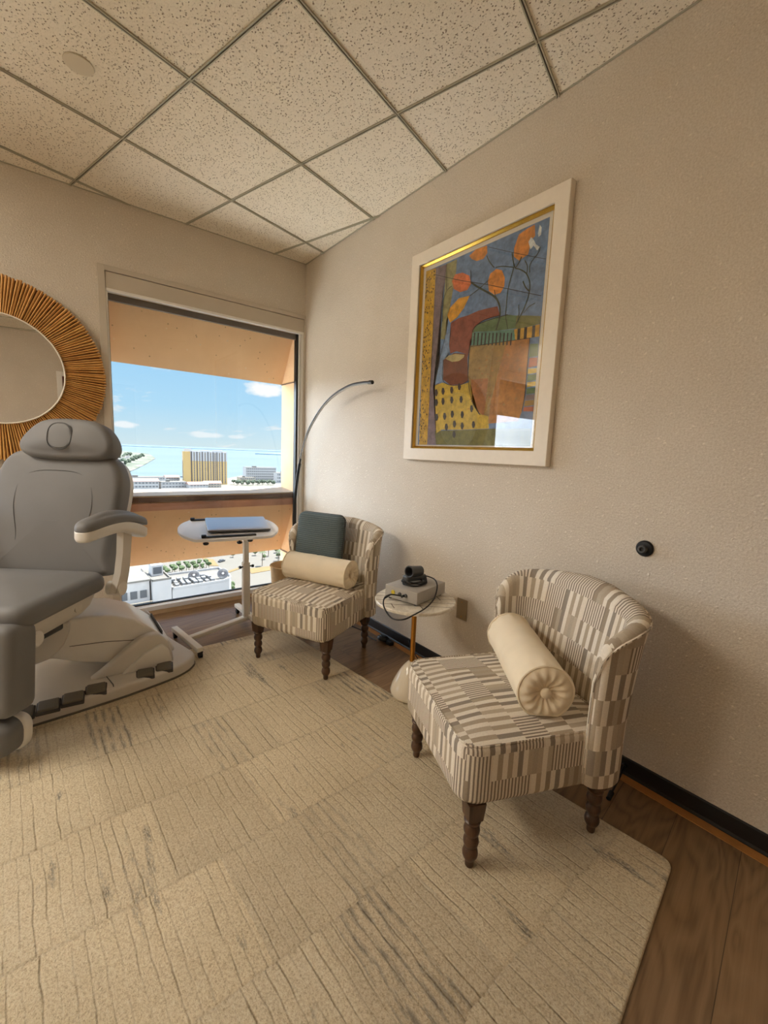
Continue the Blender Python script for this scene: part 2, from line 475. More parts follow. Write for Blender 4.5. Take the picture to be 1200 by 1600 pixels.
    nt.links.new(ramp(nt, noise(nt, mapping(nt, tc, (30, 30, 3)), 2.0, 4, 0.6), [(0.3, lin(52, 34, 22)), (0.7, lin(92, 64, 42))]), b.inputs['Base Color'])
    b.inputs['Roughness'].default_value = 0.4
    m, nt, b, o = new_mat('rattan'); M['rattan'] = m
    tc = coords(nt)
    nt.links.new(ramp(nt, noise(nt, tc, 18, 4, 0.7), [(0.3, lin(196, 146, 82)), (0.7, lin(222, 176, 108))]), b.inputs['Base Color'])
    b.inputs['Roughness'].default_value = 0.5
    M['rattan_dark'] = simple('rattan_backing', lin(112, 74, 38), 0.7)
    M['mirror'] = simple('mirror_silver', (0.92, 0.92, 0.92, 1), 0.0, 1.0)
    M['white_paint'] = simple('white_frame_paint', lin(238, 230, 216), 0.4, 0, 0.02, 30)
    M['gold'] = simple('gold_fillet', lin(214, 176, 84), 0.25, 1.0)
    M['brass'] = simple('brushed_brass', lin(196, 140, 66), 0.3, 1.0, 0.05, 60)
    M['mat_board'] = simple('mat_board', lin(236, 230, 220), 0.8)
    M['pane'] = glass_pane('picture_glass', (0.99, 0.99, 0.98, 1), 1.45)
    M['glass'] = glass_pane('window_glass', (0.97, 0.98, 0.97, 1), 1.4, 0.7)
    M['trim'] = simple('window_trim_paint', lin(196, 186, 170), 0.5, 0, 0.02, 10)
    M['rail'] = simple('bottom_rail_metal', lin(240, 242, 248), 0.25, 0.0)
    M['back_base'] = simple('tan_base_strip', lin(206, 180, 146), 0.6, 0, 0.06, 20)
    M['trim_white'] = simple('window_rail_white', lin(232, 230, 224), 0.35)
    M['gasket'] = simple('black_gasket', lin(22, 22, 24), 0.5)
    M['shade'] = simple('roller_shade_bar', lin(96, 88, 80), 0.5)
    M['base_black'] = simple('black_rubber_base', lin(16, 15, 15), 0.45)
    M['strip'] = simple('bare_wood_strip', lin(176, 122, 66), 0.6, 0, 0.12, 25)
    M['door_wood'] = simple('reddish_door_wood', lin(104, 52, 34), 0.4, 0, 0.15, 12)
    M['plate'] = simple('bronze_cover_plate', lin(150, 134, 108), 0.4, 0.3)
    M['black'] = simple('black_plastic', lin(18, 18, 19), 0.4)
    M['rubber'] = simple('black_rubber', lin(12, 12, 13), 0.6)
    M['dgrey'] = simple('dark_grey_plastic', lin(70, 72, 74), 0.45)
    M['device'] = simple('device_grey', lin(168, 164, 158), 0.45, 0, 0.03, 60)
    M['yellow_ring'] = simple('yellow_ring', lin(214, 196, 66), 0.4)
    M['leather'] = simple('grey_upholstery', lin(116, 116, 117), 0.5, 0, 0.03, 6, 0.0004, 700, 0.3)
    M['leather_d'] = simple('grey_upholstery_seam', lin(70, 69, 68), 0.6)
    M['shell'] = simple('pale_grey_shell', lin(206, 202, 196), 0.38, 0, 0.02, 10)
    M['shell_l'] = simple('light_grey_shell', lin(222, 220, 216), 0.33, 0, 0.02, 10)
    M['pedal'] = simple('grey_pedal', lin(104, 98, 88), 0.5, 0, 0.04, 40)
    M['white_metal'] = simple('white_powder_coat', lin(230, 226, 216), 0.4)
    M['tray'] = simple('white_laminate', lin(238, 240, 246), 0.3)
    M['laptop'] = simple('silver_aluminium', lin(196, 200, 208), 0.35, 0.6)
    M['lamp'] = simple('black_lamp_metal', lin(44, 44, 46), 0.3, 0.4)
    M['lamp_sheath'] = simple('dark_sheath', lin(30, 34, 38), 0.35)
    M['diffuser'] = simple('milky_diffuser', lin(168, 166, 160), 0.4)
    m, nt, b, o = new_mat('white_marble'); M['marble'] = m
    tc = coords(nt)
    vn = noise(nt, tc, 7, 6, 0.65, 1.5)
    nt.links.new(ramp(nt, mth(nt, 'ABSOLUTE', mth(nt, 'SUBTRACT', vn, 0.5)), [(0.0, lin(214, 205, 188)), (0.06, lin(230, 223, 208)), (0.3, lin(234, 228, 216))]), b.inputs['Base Color'])
    b.inputs['Roughness'].default_value = 0.25
    M['inlay'] = simple('dark_inlay', lin(74, 56, 38), 0.4, 0.2)
    M['ceramic'] = simple('pale_ceramic', lin(214, 204, 184), 0.15, 0, 0.02, 8)
    M['basket'] = simple('tan_basket', lin(206, 176, 132), 0.75, 0, 0.1, 40, 0.001, 200)
    # painting colours
    for k, c in dict(blue=(104, 134, 178), yellow=(206, 164, 52), purple=(122, 108, 118), paleolive=(148, 146, 104), paleblue=(124, 152, 192), red=(136, 72, 58),
                     green=(92, 120, 84), olive=(116, 118, 66), teal=(92, 138, 126), gold=(204, 160, 60), tan=(154, 128, 76), orange2=(172, 116, 52), ochre=(150, 118, 52), rust=(160, 104, 56), grass=(112, 112, 52),
                     daisy=(200, 172, 62), pot=(116, 62, 36), cream=(186, 172, 122), red2=(168, 88, 62), orange=(216, 140, 56), coral=(214, 116, 68), amber=(216, 158, 48), white=(216, 224, 230), ink=(44, 42, 40), stem=(62, 72, 56)).items():
        M['art_' + k] = simple('paint_' + k, lin(*c), 0.6, 0, 0.30, 34)

    # ---------------- outside
    m, nt, b, o = new_mat('precast_concrete'); M['precast'] = m
    tc = coords(nt)
    c = ramp(nt, noise(nt, tc, 3.0, 5, 0.65), [(0.25, lin(233, 193, 148)), (0.75, lin(245, 209, 166))])
    sp = nd(nt, 'ShaderNodeTexVoronoi', {'Vector': tc, 'Scale': 30.0})
    k = nd(nt, 'ShaderNodeSeparateColor', {0: nd(nt, 'ShaderNodeTexVoronoi', {'Vector': tc, 'Scale': 30.0}, 1)}).node
    d = mth(nt, 'MULTIPLY', mth(nt, 'LESS_THAN', sp, 0.16), mth(nt, 'GREATER_THAN', k.outputs[0], 0.8))
    l = mth(nt, 'MULTIPLY', mth(nt, 'LESS_THAN', sp, 0.22), mth(nt, 'GREATER_THAN', k.outputs[1], 0.94))
    c = mixc(nt, mth(nt, 'MULTIPLY', d, 0.55), c, lin(120, 84, 56))
    c = mixc(nt, mth(nt, 'MULTIPLY', l, 0.6), c, lin(244, 222, 190))
    nt.links.new(c, b.inputs['Base Color']); b.inputs['Roughness'].default_value = 0.85
    M['flashing'] = simple('brown_flashing', lin(196, 144, 120), 0.6, 0, 0.2, 5)
    M['bounce_ground'] = simple('white_bounce_ground', lin(240, 238, 232), 0.9, 0, 0.04, 0.05)
    M['ledge_paint'] = simple('pale_ledge', lin(176, 164, 150), 0.7, 0, 0.06, 6)
    M['joint'] = simple('dark_joint', lin(104, 80, 68), 0.8)
    M['bldg_white'] = simple('white_stucco', lin(148, 147, 146), 0.8, 0, 0.03, 0.3)
    M['bldg_cream'] = simple('cream_stucco', lin(142, 132, 116), 0.8, 0, 0.05, 0.2)
    M['roof_tile'] = simple('clay_roof', lin(125, 95, 86), 0.8, 0, 0.15, 0.3)
    M['roof_grey'] = simple('flat_roof', lin(92, 89, 84), 0.85, 0, 0.1, 0.4)
    M['tower_tan'] = simple('tower_tan', lin(166, 138, 88), 0.8, 0, 0.04, 0.1)
    M['tower_white'] = simple('tower_white', lin(152, 152, 152), 0.8)
    M['bay_dark'] = simple('bay_dark', lin(58, 53, 55), 0.5)
    m, nt, b, o = new_mat('banded_glazing'); M['banded'] = m
    z = nd(nt, 'ShaderNodeSeparateXYZ', {0: coords(nt)}).node
    f1 = mth(nt, 'GREATER_THAN', mth(nt, 'FRACT', mth(nt, 'DIVIDE', z.outputs[2], 3.1)), 0.45)
    nt.links.new(mixc(nt, f1, lin(128, 112, 89), lin(67, 67, 70)), b.inputs['Base Color']); b.inputs['Roughness'].default_value = 0.5
    m, nt, b, o = new_mat('window_rhythm'); M['rhythm'] = m
    z = nd(nt, 'ShaderNodeSeparateXYZ', {0: coords(nt)}).node
    f1 = mth(nt, 'GREATER_THAN', mth(nt, 'FRACT', mth(nt, 'DIVIDE', z.outputs[0], 4.2)), 0.5)
    nt.links.new(mixc(nt, f1, lin(125, 124, 122), lin(72, 74, 78)), b.inputs['Base Color']); b.inputs['Roughness'].default_value = 0.5
    M['bay_glass'] = simple('window_band', lin(63, 66, 70), 0.4)
    M['unit'] = simple('roof_unit', lin(104, 105, 106), 0.5, 0.1)
    M['asphalt'] = simple('pale_road', lin(84, 80, 73), 0.9, 0, 0.06, 0.05)
    M['gravel'] = simple('tan_sand', lin(98, 78, 44), 0.9, 0, 0.12, 0.4)
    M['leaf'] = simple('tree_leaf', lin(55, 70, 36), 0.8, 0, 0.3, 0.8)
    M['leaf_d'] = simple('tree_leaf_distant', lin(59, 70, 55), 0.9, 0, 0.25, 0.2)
    M['bark'] = simple('tree_bark', lin(77, 65, 50), 0.9)
    M['car'] = simple('car_body', lin(58, 59, 62), 0.3)
    M['hazy_far_land'] = simple('hazy_far_land', lin(122, 142, 150), 1.0)  # distance haze is mixed into this land colour
    M['bridge'] = simple('bridge_concrete', lin(55, 59, 67), 0.9)
    m, nt, b, o = new_mat('city_ground'); M['ground'] = m
    tc = coords(nt)
    c = ramp(nt, noise(nt, tc, 0.035, 5, 0.7), [(0.36, lin(62, 72, 50)), (0.46, lin(98, 94, 86)), (0.7, lin(112, 108, 100))])
    nt.links.new(c, b.inputs['Base Color']); b.inputs['Roughness'].default_value = 0.95
    m, nt, b, o = new_mat('bay_water'); M['water'] = m
    tc = coords(nt)
    c = ramp(nt, noise(nt, mapping(nt, tc, (0.0006, 0.003, 1)), 1.0, 3, 0.6), [(0.3, lin(72, 86, 100)), (0.7, lin(82, 95, 108))])
    nt.links.new(c, b.inputs['Base Color']); b.inputs['Roughness'].default_value = 0.6; b.inputs['Specular IOR Level'].default_value = 0.2
    m, nt, b, o = new_mat('spit_land'); M['spit'] = m
    tc = coords(nt)
    c = ramp(nt, noise(nt, tc, 0.02, 4, 0.8), [(0.40, lin(50, 63, 48)), (0.52, lin(73, 77, 63)), (0.6, lin(113, 111, 103))])
    nt.links.new(c, b.inputs['Base Color']); b.inputs['Roughness'].default_value = 0.95
build_materials()
ART_POLYS = [
    ('yellow', [(-0.007, 2.238), (0.073, 2.233), (0.076, 2.044), (0.081, 1.86), (0.074, 1.63), (0.077, 1.28), (0.009, 1.279), (-0.007, 1.843), (-0.002, 1.903)]),
    ('purple', [(0.073, 2.233), (0.153, 2.229), (0.151, 2.15), (0.135, 2.068), (0.124, 1.852), (0.123, 1.757), (0.101, 1.608), (0.151, 1.281), (0.077, 1.28), (0.079, 1.829)]),
    ('paleolive', [(0.153, 2.229), (0.227, 2.231), (0.225, 2.154), (0.21, 2.08), (0.198, 2.015), (0.173, 1.934), (0.176, 1.843), (0.139, 1.85), (0.145, 1.94), (0.149, 2.064)]),
    ('paleblue', [(0.174, 1.864), (0.21, 1.87), (0.209, 1.77), (0.171, 1.737), (0.175, 1.627), (0.115, 1.61), (0.14, 1.722)]),
    ('red', [(0.21, 1.92), (0.265, 1.933), (0.331, 1.934), (0.394, 1.941), (0.454, 1.939), (0.509, 1.935), (0.527, 1.889), (0.488, 1.889), (0.429, 1.887), (0.384, 1.873), (0.363, 1.842), (0.351, 1.796), (0.341, 1.725), (0.327, 1.745), (0.262, 1.768), (0.219, 1.762), (0.206, 1.808), (0.215, 1.863)]),
    ('green', [(0.363, 1.845), (0.384, 1.87), (0.444, 1.884), (0.503, 1.886), (0.573, 1.883), (0.621, 1.869), (0.639, 1.812), (0.508, 1.823)]),
    ('olive', [(0.621, 1.869), (0.679, 1.857), (0.747, 1.84), (0.746, 1.809), (0.646, 1.805), (0.619, 1.813)]),
    ('teal', [(0.363, 1.843), (0.508, 1.823), (0.613, 1.811), (0.625, 1.758), (0.439, 1.772), (0.361, 1.775)]),
    ('gold', [(0.613, 1.811), (0.684, 1.806), (0.745, 1.807), (0.747, 1.755), (0.701, 1.758), (0.625, 1.756)]),
    ('tan', [(0.352, 1.781), (0.454, 1.771), (0.577, 1.763), (0.551, 1.667), (0.512, 1.469), (0.504, 1.387), (0.472, 1.412), (0.438, 1.444), (0.393, 1.501), (0.354, 1.626)]),
    ('orange2', [(0.577, 1.763), (0.702, 1.755), (0.701, 1.695), (0.7, 1.647), (0.7, 1.513), (0.691, 1.437), (0.673, 1.393), (0.504, 1.387), (0.51, 1.493), (0.551, 1.667)]),
    ('ochre', [(0.506, 1.767), (0.577, 1.763), (0.551, 1.667), (0.507, 1.517), (0.471, 1.418), (0.486, 1.589), (0.503, 1.685)]),
    ('rust', [(0.375, 1.612), (0.484, 1.606), (0.479, 1.495), (0.471, 1.424), (0.437, 1.45), (0.396, 1.513)]),
    ('grass', [(0.135, 1.357), (0.252, 1.358), (0.397, 1.359), (0.544, 1.362), (0.744, 1.358), (0.753, 1.279), (0.151, 1.281)]),
    ('daisy', [(0.115, 1.606), (0.171, 1.617), (0.232, 1.598), (0.311, 1.591), (0.368, 1.601), (0.393, 1.501), (0.438, 1.437), (0.501, 1.423), (0.51, 1.363), (0.339, 1.36), (0.187, 1.363), (0.146, 1.343)]),
    ('pot', [(0.171, 1.737), (0.245, 1.761), (0.327, 1.745), (0.341, 1.725), (0.355, 1.608), (0.311, 1.594), (0.232, 1.598), (0.175, 1.633)]),
    ('cream', [(0.18, 1.742), (0.21, 1.754), (0.254, 1.755), (0.319, 1.742), (0.316, 1.729), (0.283, 1.715), (0.236, 1.717)]),
    ('green', [(0.704, 1.731), (0.746, 1.725), (0.748, 1.672), (0.705, 1.673)]),
    ('red2', [(0.707, 1.67), (0.748, 1.667), (0.75, 1.63), (0.705, 1.628)]),
    ('daisy', [(0.705, 1.624), (0.749, 1.621), (0.749, 1.601), (0.704, 1.601)]),
    ('green', [(0.706, 1.597), (0.749, 1.596), (0.751, 1.57), (0.705, 1.569)]),
    ('daisy', [(0.706, 1.565), (0.751, 1.564), (0.751, 1.545), (0.706, 1.542)]),
    ('green', [(0.706, 1.538), (0.751, 1.538), (0.751, 1.513), (0.705, 1.512)]),
    ('purple', [(0.706, 1.509), (0.751, 1.509), (0.751, 1.487), (0.703, 1.487)]),
    ('ochre', [(0.702, 1.484), (0.75, 1.485), (0.751, 1.461), (0.7, 1.458)]),
    ('red2', [(0.699, 1.455), (0.751, 1.456), (0.752, 1.434), (0.696, 1.437)]),
    ('orange', [(0.31, 2.221), (0.352, 2.238), (0.42, 2.233), (0.425, 2.198), (0.403, 2.178), (0.361, 2.181), (0.328, 2.2)]),
    ('orange', [(0.579, 2.17), (0.6, 2.22), (0.643, 2.23), (0.679, 2.233), (0.685, 2.185), (0.664, 2.172), (0.657, 2.119), (0.611, 2.107), (0.582, 2.132)]),
    ('orange', [(0.441, 2.065), (0.451, 2.096), (0.486, 2.108), (0.519, 2.093), (0.539, 2.055), (0.54, 2.017), (0.521, 1.992), (0.486, 1.992), (0.451, 2.018)]),
    ('coral', [(0.201, 2.13), (0.22, 2.158), (0.271, 2.153), (0.319, 2.125), (0.334, 2.083), (0.312, 2.059), (0.263, 2.06), (0.218, 2.087)]),
    ('amber', [(0.18, 1.964), (0.199, 2.0), (0.257, 2.032), (0.331, 2.027), (0.295, 1.975), (0.252, 1.939), (0.205, 1.922)]),
    ('white', [(0.653, 2.171), (0.665, 2.187), (0.679, 2.172), (0.693, 2.148), (0.713, 2.131), (0.702, 2.12), (0.681, 2.147), (0.667, 2.136)]),
    ('white', [(0.698, 2.19), (0.704, 2.223), (0.714, 2.209), (0.714, 2.18), (0.703, 2.174)]),
    ('ink', [(0.375, 1.839), (0.384, 1.838), (0.382, 1.779), (0.374, 1.778)]),
    ('ink', [(0.399, 1.834), (0.408, 1.834), (0.406, 1.775), (0.398, 1.774)]),
    ('ink', [(0.423, 1.83), (0.431, 1.829), (0.43, 1.771), (0.421, 1.771)]),
    ('ink', [(0.446, 1.826), (0.454, 1.825), (0.453, 1.767), (0.444, 1.767)]),
    ('ink', [(0.469, 1.821), (0.477, 1.821), (0.475, 1.763), (0.467, 1.763)]),
    ('ink', [(0.491, 1.817), (0.499, 1.817), (0.498, 1.76), (0.49, 1.759)]),
    ('ink', [(0.513, 1.813), (0.521, 1.813), (0.52, 1.756), (0.512, 1.756)]),
    ('ink', [(0.535, 1.809), (0.542, 1.809), (0.541, 1.753), (0.534, 1.752)]),
    ('ink', [(0.556, 1.805), (0.564, 1.805), (0.563, 1.749), (0.555, 1.749)]),
    ('ink', [(0.577, 1.801), (0.584, 1.801), (0.584, 1.746), (0.576, 1.745)]),
    ('ink', [(0.598, 1.797), (0.605, 1.797), (0.604, 1.742), (0.597, 1.742)]),
    ('ink', [(0.633, 1.809), (0.648, 1.808), (0.649, 1.759), (0.634, 1.759)]),
    ('ink', [(0.668, 1.809), (0.683, 1.808), (0.684, 1.758), (0.669, 1.758)]),
    ('ink', [(0.709, 1.807), (0.724, 1.806), (0.725, 1.756), (0.71, 1.756)]),
    ('ink', [(0.172, 1.588), (0.186, 1.588), (0.195, 1.568), (0.187, 1.55), (0.176, 1.554), (0.169, 1.57)]),
    ('ink', [(0.236, 1.588), (0.25, 1.588), (0.258, 1.569), (0.251, 1.551), (0.24, 1.555), (0.233, 1.571)]),
    ('ink', [(0.176, 1.534), (0.19, 1.534), (0.199, 1.514), (0.191, 1.496), (0.18, 1.499), (0.173, 1.516)]),
    ('ink', [(0.241, 1.536), (0.254, 1.536), (0.263, 1.516), (0.255, 1.499), (0.245, 1.502), (0.238, 1.518)]),
    ('ink', [(0.308, 1.534), (0.321, 1.534), (0.329, 1.515), (0.322, 1.498), (0.312, 1.501), (0.305, 1.516)]),
    ('ink', [(0.195, 1.453), (0.209, 1.453), (0.218, 1.433), (0.21, 1.415), (0.199, 1.418), (0.192, 1.434)]),
    ('ink', [(0.251, 1.461), (0.264, 1.462), (0.273, 1.442), (0.265, 1.424), (0.254, 1.427), (0.248, 1.443)]),
    ('ink', [(0.322, 1.455), (0.334, 1.456), (0.343, 1.437), (0.336, 1.42), (0.325, 1.422), (0.319, 1.438)]),
    ('ink', [(0.327, 1.397), (0.339, 1.398), (0.348, 1.379), (0.341, 1.361), (0.33, 1.364), (0.324, 1.379)]),
    ('ink', [(0.271, 1.408), (0.284, 1.409), (0.293, 1.39), (0.285, 1.372), (0.275, 1.375), (0.268, 1.39)]),
    ('ink', [(0.12, 1.585), (0.134, 1.585), (0.144, 1.564), (0.136, 1.546), (0.124, 1.55), (0.117, 1.566)]),
    ('ink', [(0.125, 1.531), (0.14, 1.531), (0.149, 1.511), (0.141, 1.493), (0.129, 1.496), (0.122, 1.512)]),
    ('ink', [(0.135, 1.45), (0.149, 1.451), (0.158, 1.43), (0.15, 1.412), (0.138, 1.415), (0.131, 1.431)]),
    ('ink', [(0.29, 1.601), (0.302, 1.601), (0.311, 1.581), (0.304, 1.565), (0.293, 1.568), (0.287, 1.584)]),
    ('ink', [(0.213, 1.394), (0.227, 1.395), (0.236, 1.375), (0.228, 1.357), (0.217, 1.36), (0.21, 1.376)]),
    ('ink', [(0.273, 1.353), (0.286, 1.355), (0.295, 1.335), (0.287, 1.317), (0.277, 1.32), (0.27, 1.335)]),
    ('ink', [(0.383, 1.482), (0.395, 1.482), (0.404, 1.464), (0.397, 1.447), (0.387, 1.45), (0.381, 1.465)]),
    ('ink', [(0.403, 1.401), (0.415, 1.402), (0.423, 1.383), (0.416, 1.366), (0.406, 1.369), (0.4, 1.384)]),
]
ART_LINES = [
    ('stem', 0.0117, [(0.334, 2.089), (0.384, 2.052), (0.448, 2.011), (0.494, 1.977), (0.521, 1.935), (0.528, 1.884), (0.512, 1.826)]),
    ('stem', 0.0063, [(0.424, 2.186), (0.442, 2.154), (0.474, 2.117)]),
    ('stem', 0.0063, [(0.587, 2.084), (0.572, 2.035), (0.563, 1.99), (0.561, 1.931), (0.561, 1.882), (0.579, 1.818)]),
    ('stem', 0.0072, [(0.594, 2.079), (0.628, 2.062), (0.659, 2.035), (0.679, 1.991), (0.677, 1.94), (0.657, 1.888), (0.624, 1.831)]),
    ('stem', 0.0054, [(0.203, 2.106), (0.165, 2.088), (0.143, 2.028), (0.15, 1.939)]),
    ('stem', 0.0054, [(0.331, 2.025), (0.392, 2.045), (0.443, 2.068)]),
    ('stem', 0.0054, [(0.482, 2.115), (0.524, 2.108), (0.587, 2.085)]),
    ('stem', 0.0054, [(0.674, 2.038), (0.673, 2.074), (0.709, 2.108), (0.716, 2.13)]),
    ('stem', 0.0054, [(0.643, 2.098), (0.659, 2.068), (0.659, 2.035)]),
    ('stem', 0.0081, [(0.642, 2.011), (0.658, 1.981), (0.678, 1.96)]),
    ('stem', 0.0045, [(0.624, 1.831), (0.634, 1.866), (0.629, 1.915)]),
    ('stem', 0.0045, [(0.659, 1.871), (0.682, 1.892), (0.715, 1.901)]),
    ('stem', 0.0081, [(0.571, 2.152), (0.58, 2.117), (0.594, 2.082), (0.612, 2.097), (0.625, 2.119)]),
    ('stem', 0.0045, [(0.328, 2.148), (0.334, 2.089)]),
    ('stem', 0.0045, [(0.484, 2.015), (0.494, 1.985), (0.51, 1.965)]),
    ('ink', 0.0045, [(0.156, 2.228), (0.163, 2.147), (0.164, 2.097)]),
    ('ink', 0.0036, [(0.114, 1.626), (0.139, 1.735), (0.175, 1.851)]),
    ('ink', 0.0045, [(0.352, 1.781), (0.354, 1.626), (0.393, 1.501), (0.451, 1.431)]),
    ('ink', 0.0045, [(0.702, 1.755), (0.7, 1.647), (0.7, 1.513), (0.691, 1.437)]),
    ('ink', 0.0036, [(0.361, 1.775), (0.514, 1.767), (0.705, 1.756)]),
    ('ink', 0.0045, [(0.171, 1.737), (0.175, 1.633), (0.232, 1.598), (0.311, 1.593), (0.355, 1.608)]),
    ('ink', 0.0036, [(0.064, 2.202), (0.266, 2.116), (0.444, 2.048), (0.742, 1.924)]),
    ('ink', 0.0027, [(0.428, 2.224), (0.587, 2.146), (0.748, 2.071)]),
    ('ink', 0.0045, [(0.363, 1.845), (0.384, 1.87), (0.459, 1.881), (0.573, 1.883)]),
    ('ink', 0.0045, [(0.527, 1.889), (0.429, 1.887), (0.37, 1.859)]),
]
CZ = 2.707
GZ0 = -65.0
XL, YR = -4.9, -4.7
# ------------------------------------------------------------------ shell
bm = B(); box(bm, XL - .1, .1, YR - .1, .06, -.12, 0)
struct('floor', bm, M['floor'])
bm = B(); box(bm, XL - .1, .1, YR - .1, .08, CZ, CZ + .1)
struct('ceiling', bm, M['ceil'])
bm = B(); box(bm, 0, .1, YR, .08, 0, CZ)
struct('wall_right', bm, M['wall'])
bm = B(); box(bm, XL - .1, XL, YR, .08, 0, CZ)
struct('wall_left', bm, M['wall'])
bm = B()
DX0, DX1 = -1.50, -0.55
box(bm, XL, DX0, YR - .1, YR, 0, CZ); box(bm, DX1, 0, YR - .1, YR, 0, CZ); box(bm, DX0, DX1, YR - .1, YR, 2.15, CZ)
struct('wall_rear', bm, M['wall'])
# back wall with two floor-to-head window openings
W1 = (-1.392, -.014); W2 = (-3.98, -2.602); WZ0, WZ1 = .03, 2.283
bm = B()
for x0, x1 in ((XL, W2[0]), (W2[1], W1[0]), (W1[1], 0)):
    box(bm, x0, x1, 0, .08, 0, CZ)
for w in (W1, W2):
    box(bm, w[0], w[1], 0, .08, WZ1, CZ); box(bm, w[0], w[1], 0, .08, 0, WZ0)
struct('wall_back', bm, M['wall'])

# ceiling grid (rotated against the walls)
ga = math.radians(-74.34); g0 = Vector((-1.35646, -.66607)); T = .6096
da = Vector((math.cos(ga), math.sin(ga))); db = Vector((-math.sin(ga), math.cos(ga)))
def clip_line(p, d):
    t0, t1 = -20, 20
    for ax, lo, hi in ((0, XL, 0), (1, YR, 0)):
        if abs(d[ax]) < 1e-9: continue
        a, b = (lo - p[ax]) / d[ax], (hi - p[ax]) / d[ax]
        if a > b: a, b = b, a
        t0, t1 = max(t0, a), min(t1, b)
    return (t0, t1) if t1 - t0 > .02 else None
bm = B()
def tbar(p, d, t0, t1, zz):
    ang = math.atan2(d.y, d.x)
    Mx = Matrix.Translation((p.x, p.y, 0)) @ Matrix.Rotation(ang, 4, 'Z')
    for s in (-1, 1):
        box(bm, t0, t1, s * .0050 - .0024, s * .0050 + .0024, CZ - .006 - zz, CZ + .001, M=Mx)
    box(bm, t0, t1, -.003, .003, CZ - .0015 - zz, CZ + .001, M=Mx, mi=1)
for k in range(-12, 13):
    for d, o_, zz in ((da, db, 0.0), (db, da, 0.0004)):
        p = g0 + o_ * (T * k)
        c = clip_line(p, d)
        if c: tbar(p, d, c[0], c[1], zz)
struct('trim_1', bm, [M['tbar'], M['tslot']])
# perimeter angle
bm = B()
box(bm, -.010, -.0005, YR, 0, CZ - .0022, CZ); box(bm, XL, 0, -.010, -.0005, CZ - .0022, CZ)
box(bm, XL, 0, YR, YR + .012, CZ - .004, CZ); box(bm, XL, XL + .012, YR, 0, CZ - .004, CZ)
struct('trim_2', bm, M['tbar'])

# baseboard and bare strip along the right wall
bm = B(); prism(bm, [(-.0105, .0), (-.0105, .006), (-.004, .012), (-.004, .066), (-.002, .072), (0, .072), (0, 0)], 'y', -4.7, -.012)
struct('baseboard_right', bm, M['base_black'])
bm = B(); box(bm, XL, DX0, YR, YR + .006, 0, .072); struct('baseboard_rear', bm, M['base_black'])
bm = B(); box(bm, -.049, -.0105, YR, -.05, 0, .0025); struct('trim_3', bm, M['strip'])
# door in the rear wall (seen only in the mirror)
bm = B(); box(bm, DX0, DX1, YR - .06, YR - .015, 0, 2.15)
d = struct('door_1', bm, M['door_wood'])
bm = B()
for x0, x1, z0, z1 in ((DX0 - .06, DX0 + .005, 0, 2.21), (DX1 - .005, DX1 + .06, 0, 2.21), (DX0 + .005, DX1 - .005, 2.145, 2.21)):
    box(bm, x0, x1, YR - .015, YR + .015, z0, z1, .004)
struct('trim_4', bm, M['trim_white'])

# ------------------------------------------------------------------ windows
def window(name, x0, x1):
    root = bpy.data.objects.new(name, None); root.location = ((x0 + x1) / 2, 0, WZ0); link(root); root['kind'] = 'structure'
    o = Vector(root.location)
    def part(nm, bm, mats, smooth=0):
        bmesh.ops.translate(bm, verts=bm.verts[:], vec=-o)
        return obj(nm, bm, mats, root, smooth)
    bm = B()   # casing on the room side
    box(bm, x0 - .040, x0, -.012, 0, 0, 2.31, .002)
    box(bm, x1, min(x1 + .04, -.001), -.012, 0, 0, 2.31, .002)
    box(bm, x0 - .002, x1 + .002, -.012, .0, 2.279, 2.31, .002)
    part('casing', bm, M['trim'])
    bm = B()   # head box for the roller shade
    box(bm, x0 + .002, x1 - .002, -.006, .05, 2.178, 2.276, .002)
    part('shade_box', bm, M['trim'])
    bm = B(); box(bm, x0 + .004, x1 - .004, -.008, .03, 2.160, 2.178, .001)
    part('shade_lip', bm, M['trim_white'])
    bm = B(); box(bm, x0 + .012, x1 - .05, .032, .058, 2.118, 2.160, .003)
    part('shade_bar', bm, M['shade'])
    bm = B()   # side tracks and jambs
    box(bm, x0, x0 + .012, .0, .06, WZ0, 2.18, .001)
    box(bm, x1 - .024, x1, .0, .03, WZ0, 2.18, .001); box(bm, x1 - .038, x1 - .028, .004, .05, WZ0, 2.18, .001)
    box(bm, x1 - .028, x1, .03, .06, WZ0, 2.18)
    part('side_track', bm, M['trim_white'])
    bm = B(); box(bm, x1 - .054, x1 - .038, .02, .06, WZ0, 2.17)
    box(bm, x0 + .012, x0 + .018, .04, .06, WZ0, 2.17)
    box(bm, x0 + .012, x1 - .05, .036, .06, .064, .072)
    part('gasket', bm, M['gasket'])
    bm = B(); box(bm, x0, x1 - .054, -.012, .06, .03, .064, .003)
    part('bottom_rail', bm, M['rail'])
    bm = B(); box(bm, x0 + .012, x1 - .05, .047, .051, .064, 2.17)
    g = part('glass', bm, M['glass'])
    return root
window('window_1', *W1)
window('window_2', *W2)
# low tan base under the glass
bm = B(); box(bm, W1[0], -.012, -.010, 0, 0, .030, .001); box(bm, W2[0], W2[1], -.010, 0, 0, .030, .001)
struct('baseboard_back', bm, M['back_base'])

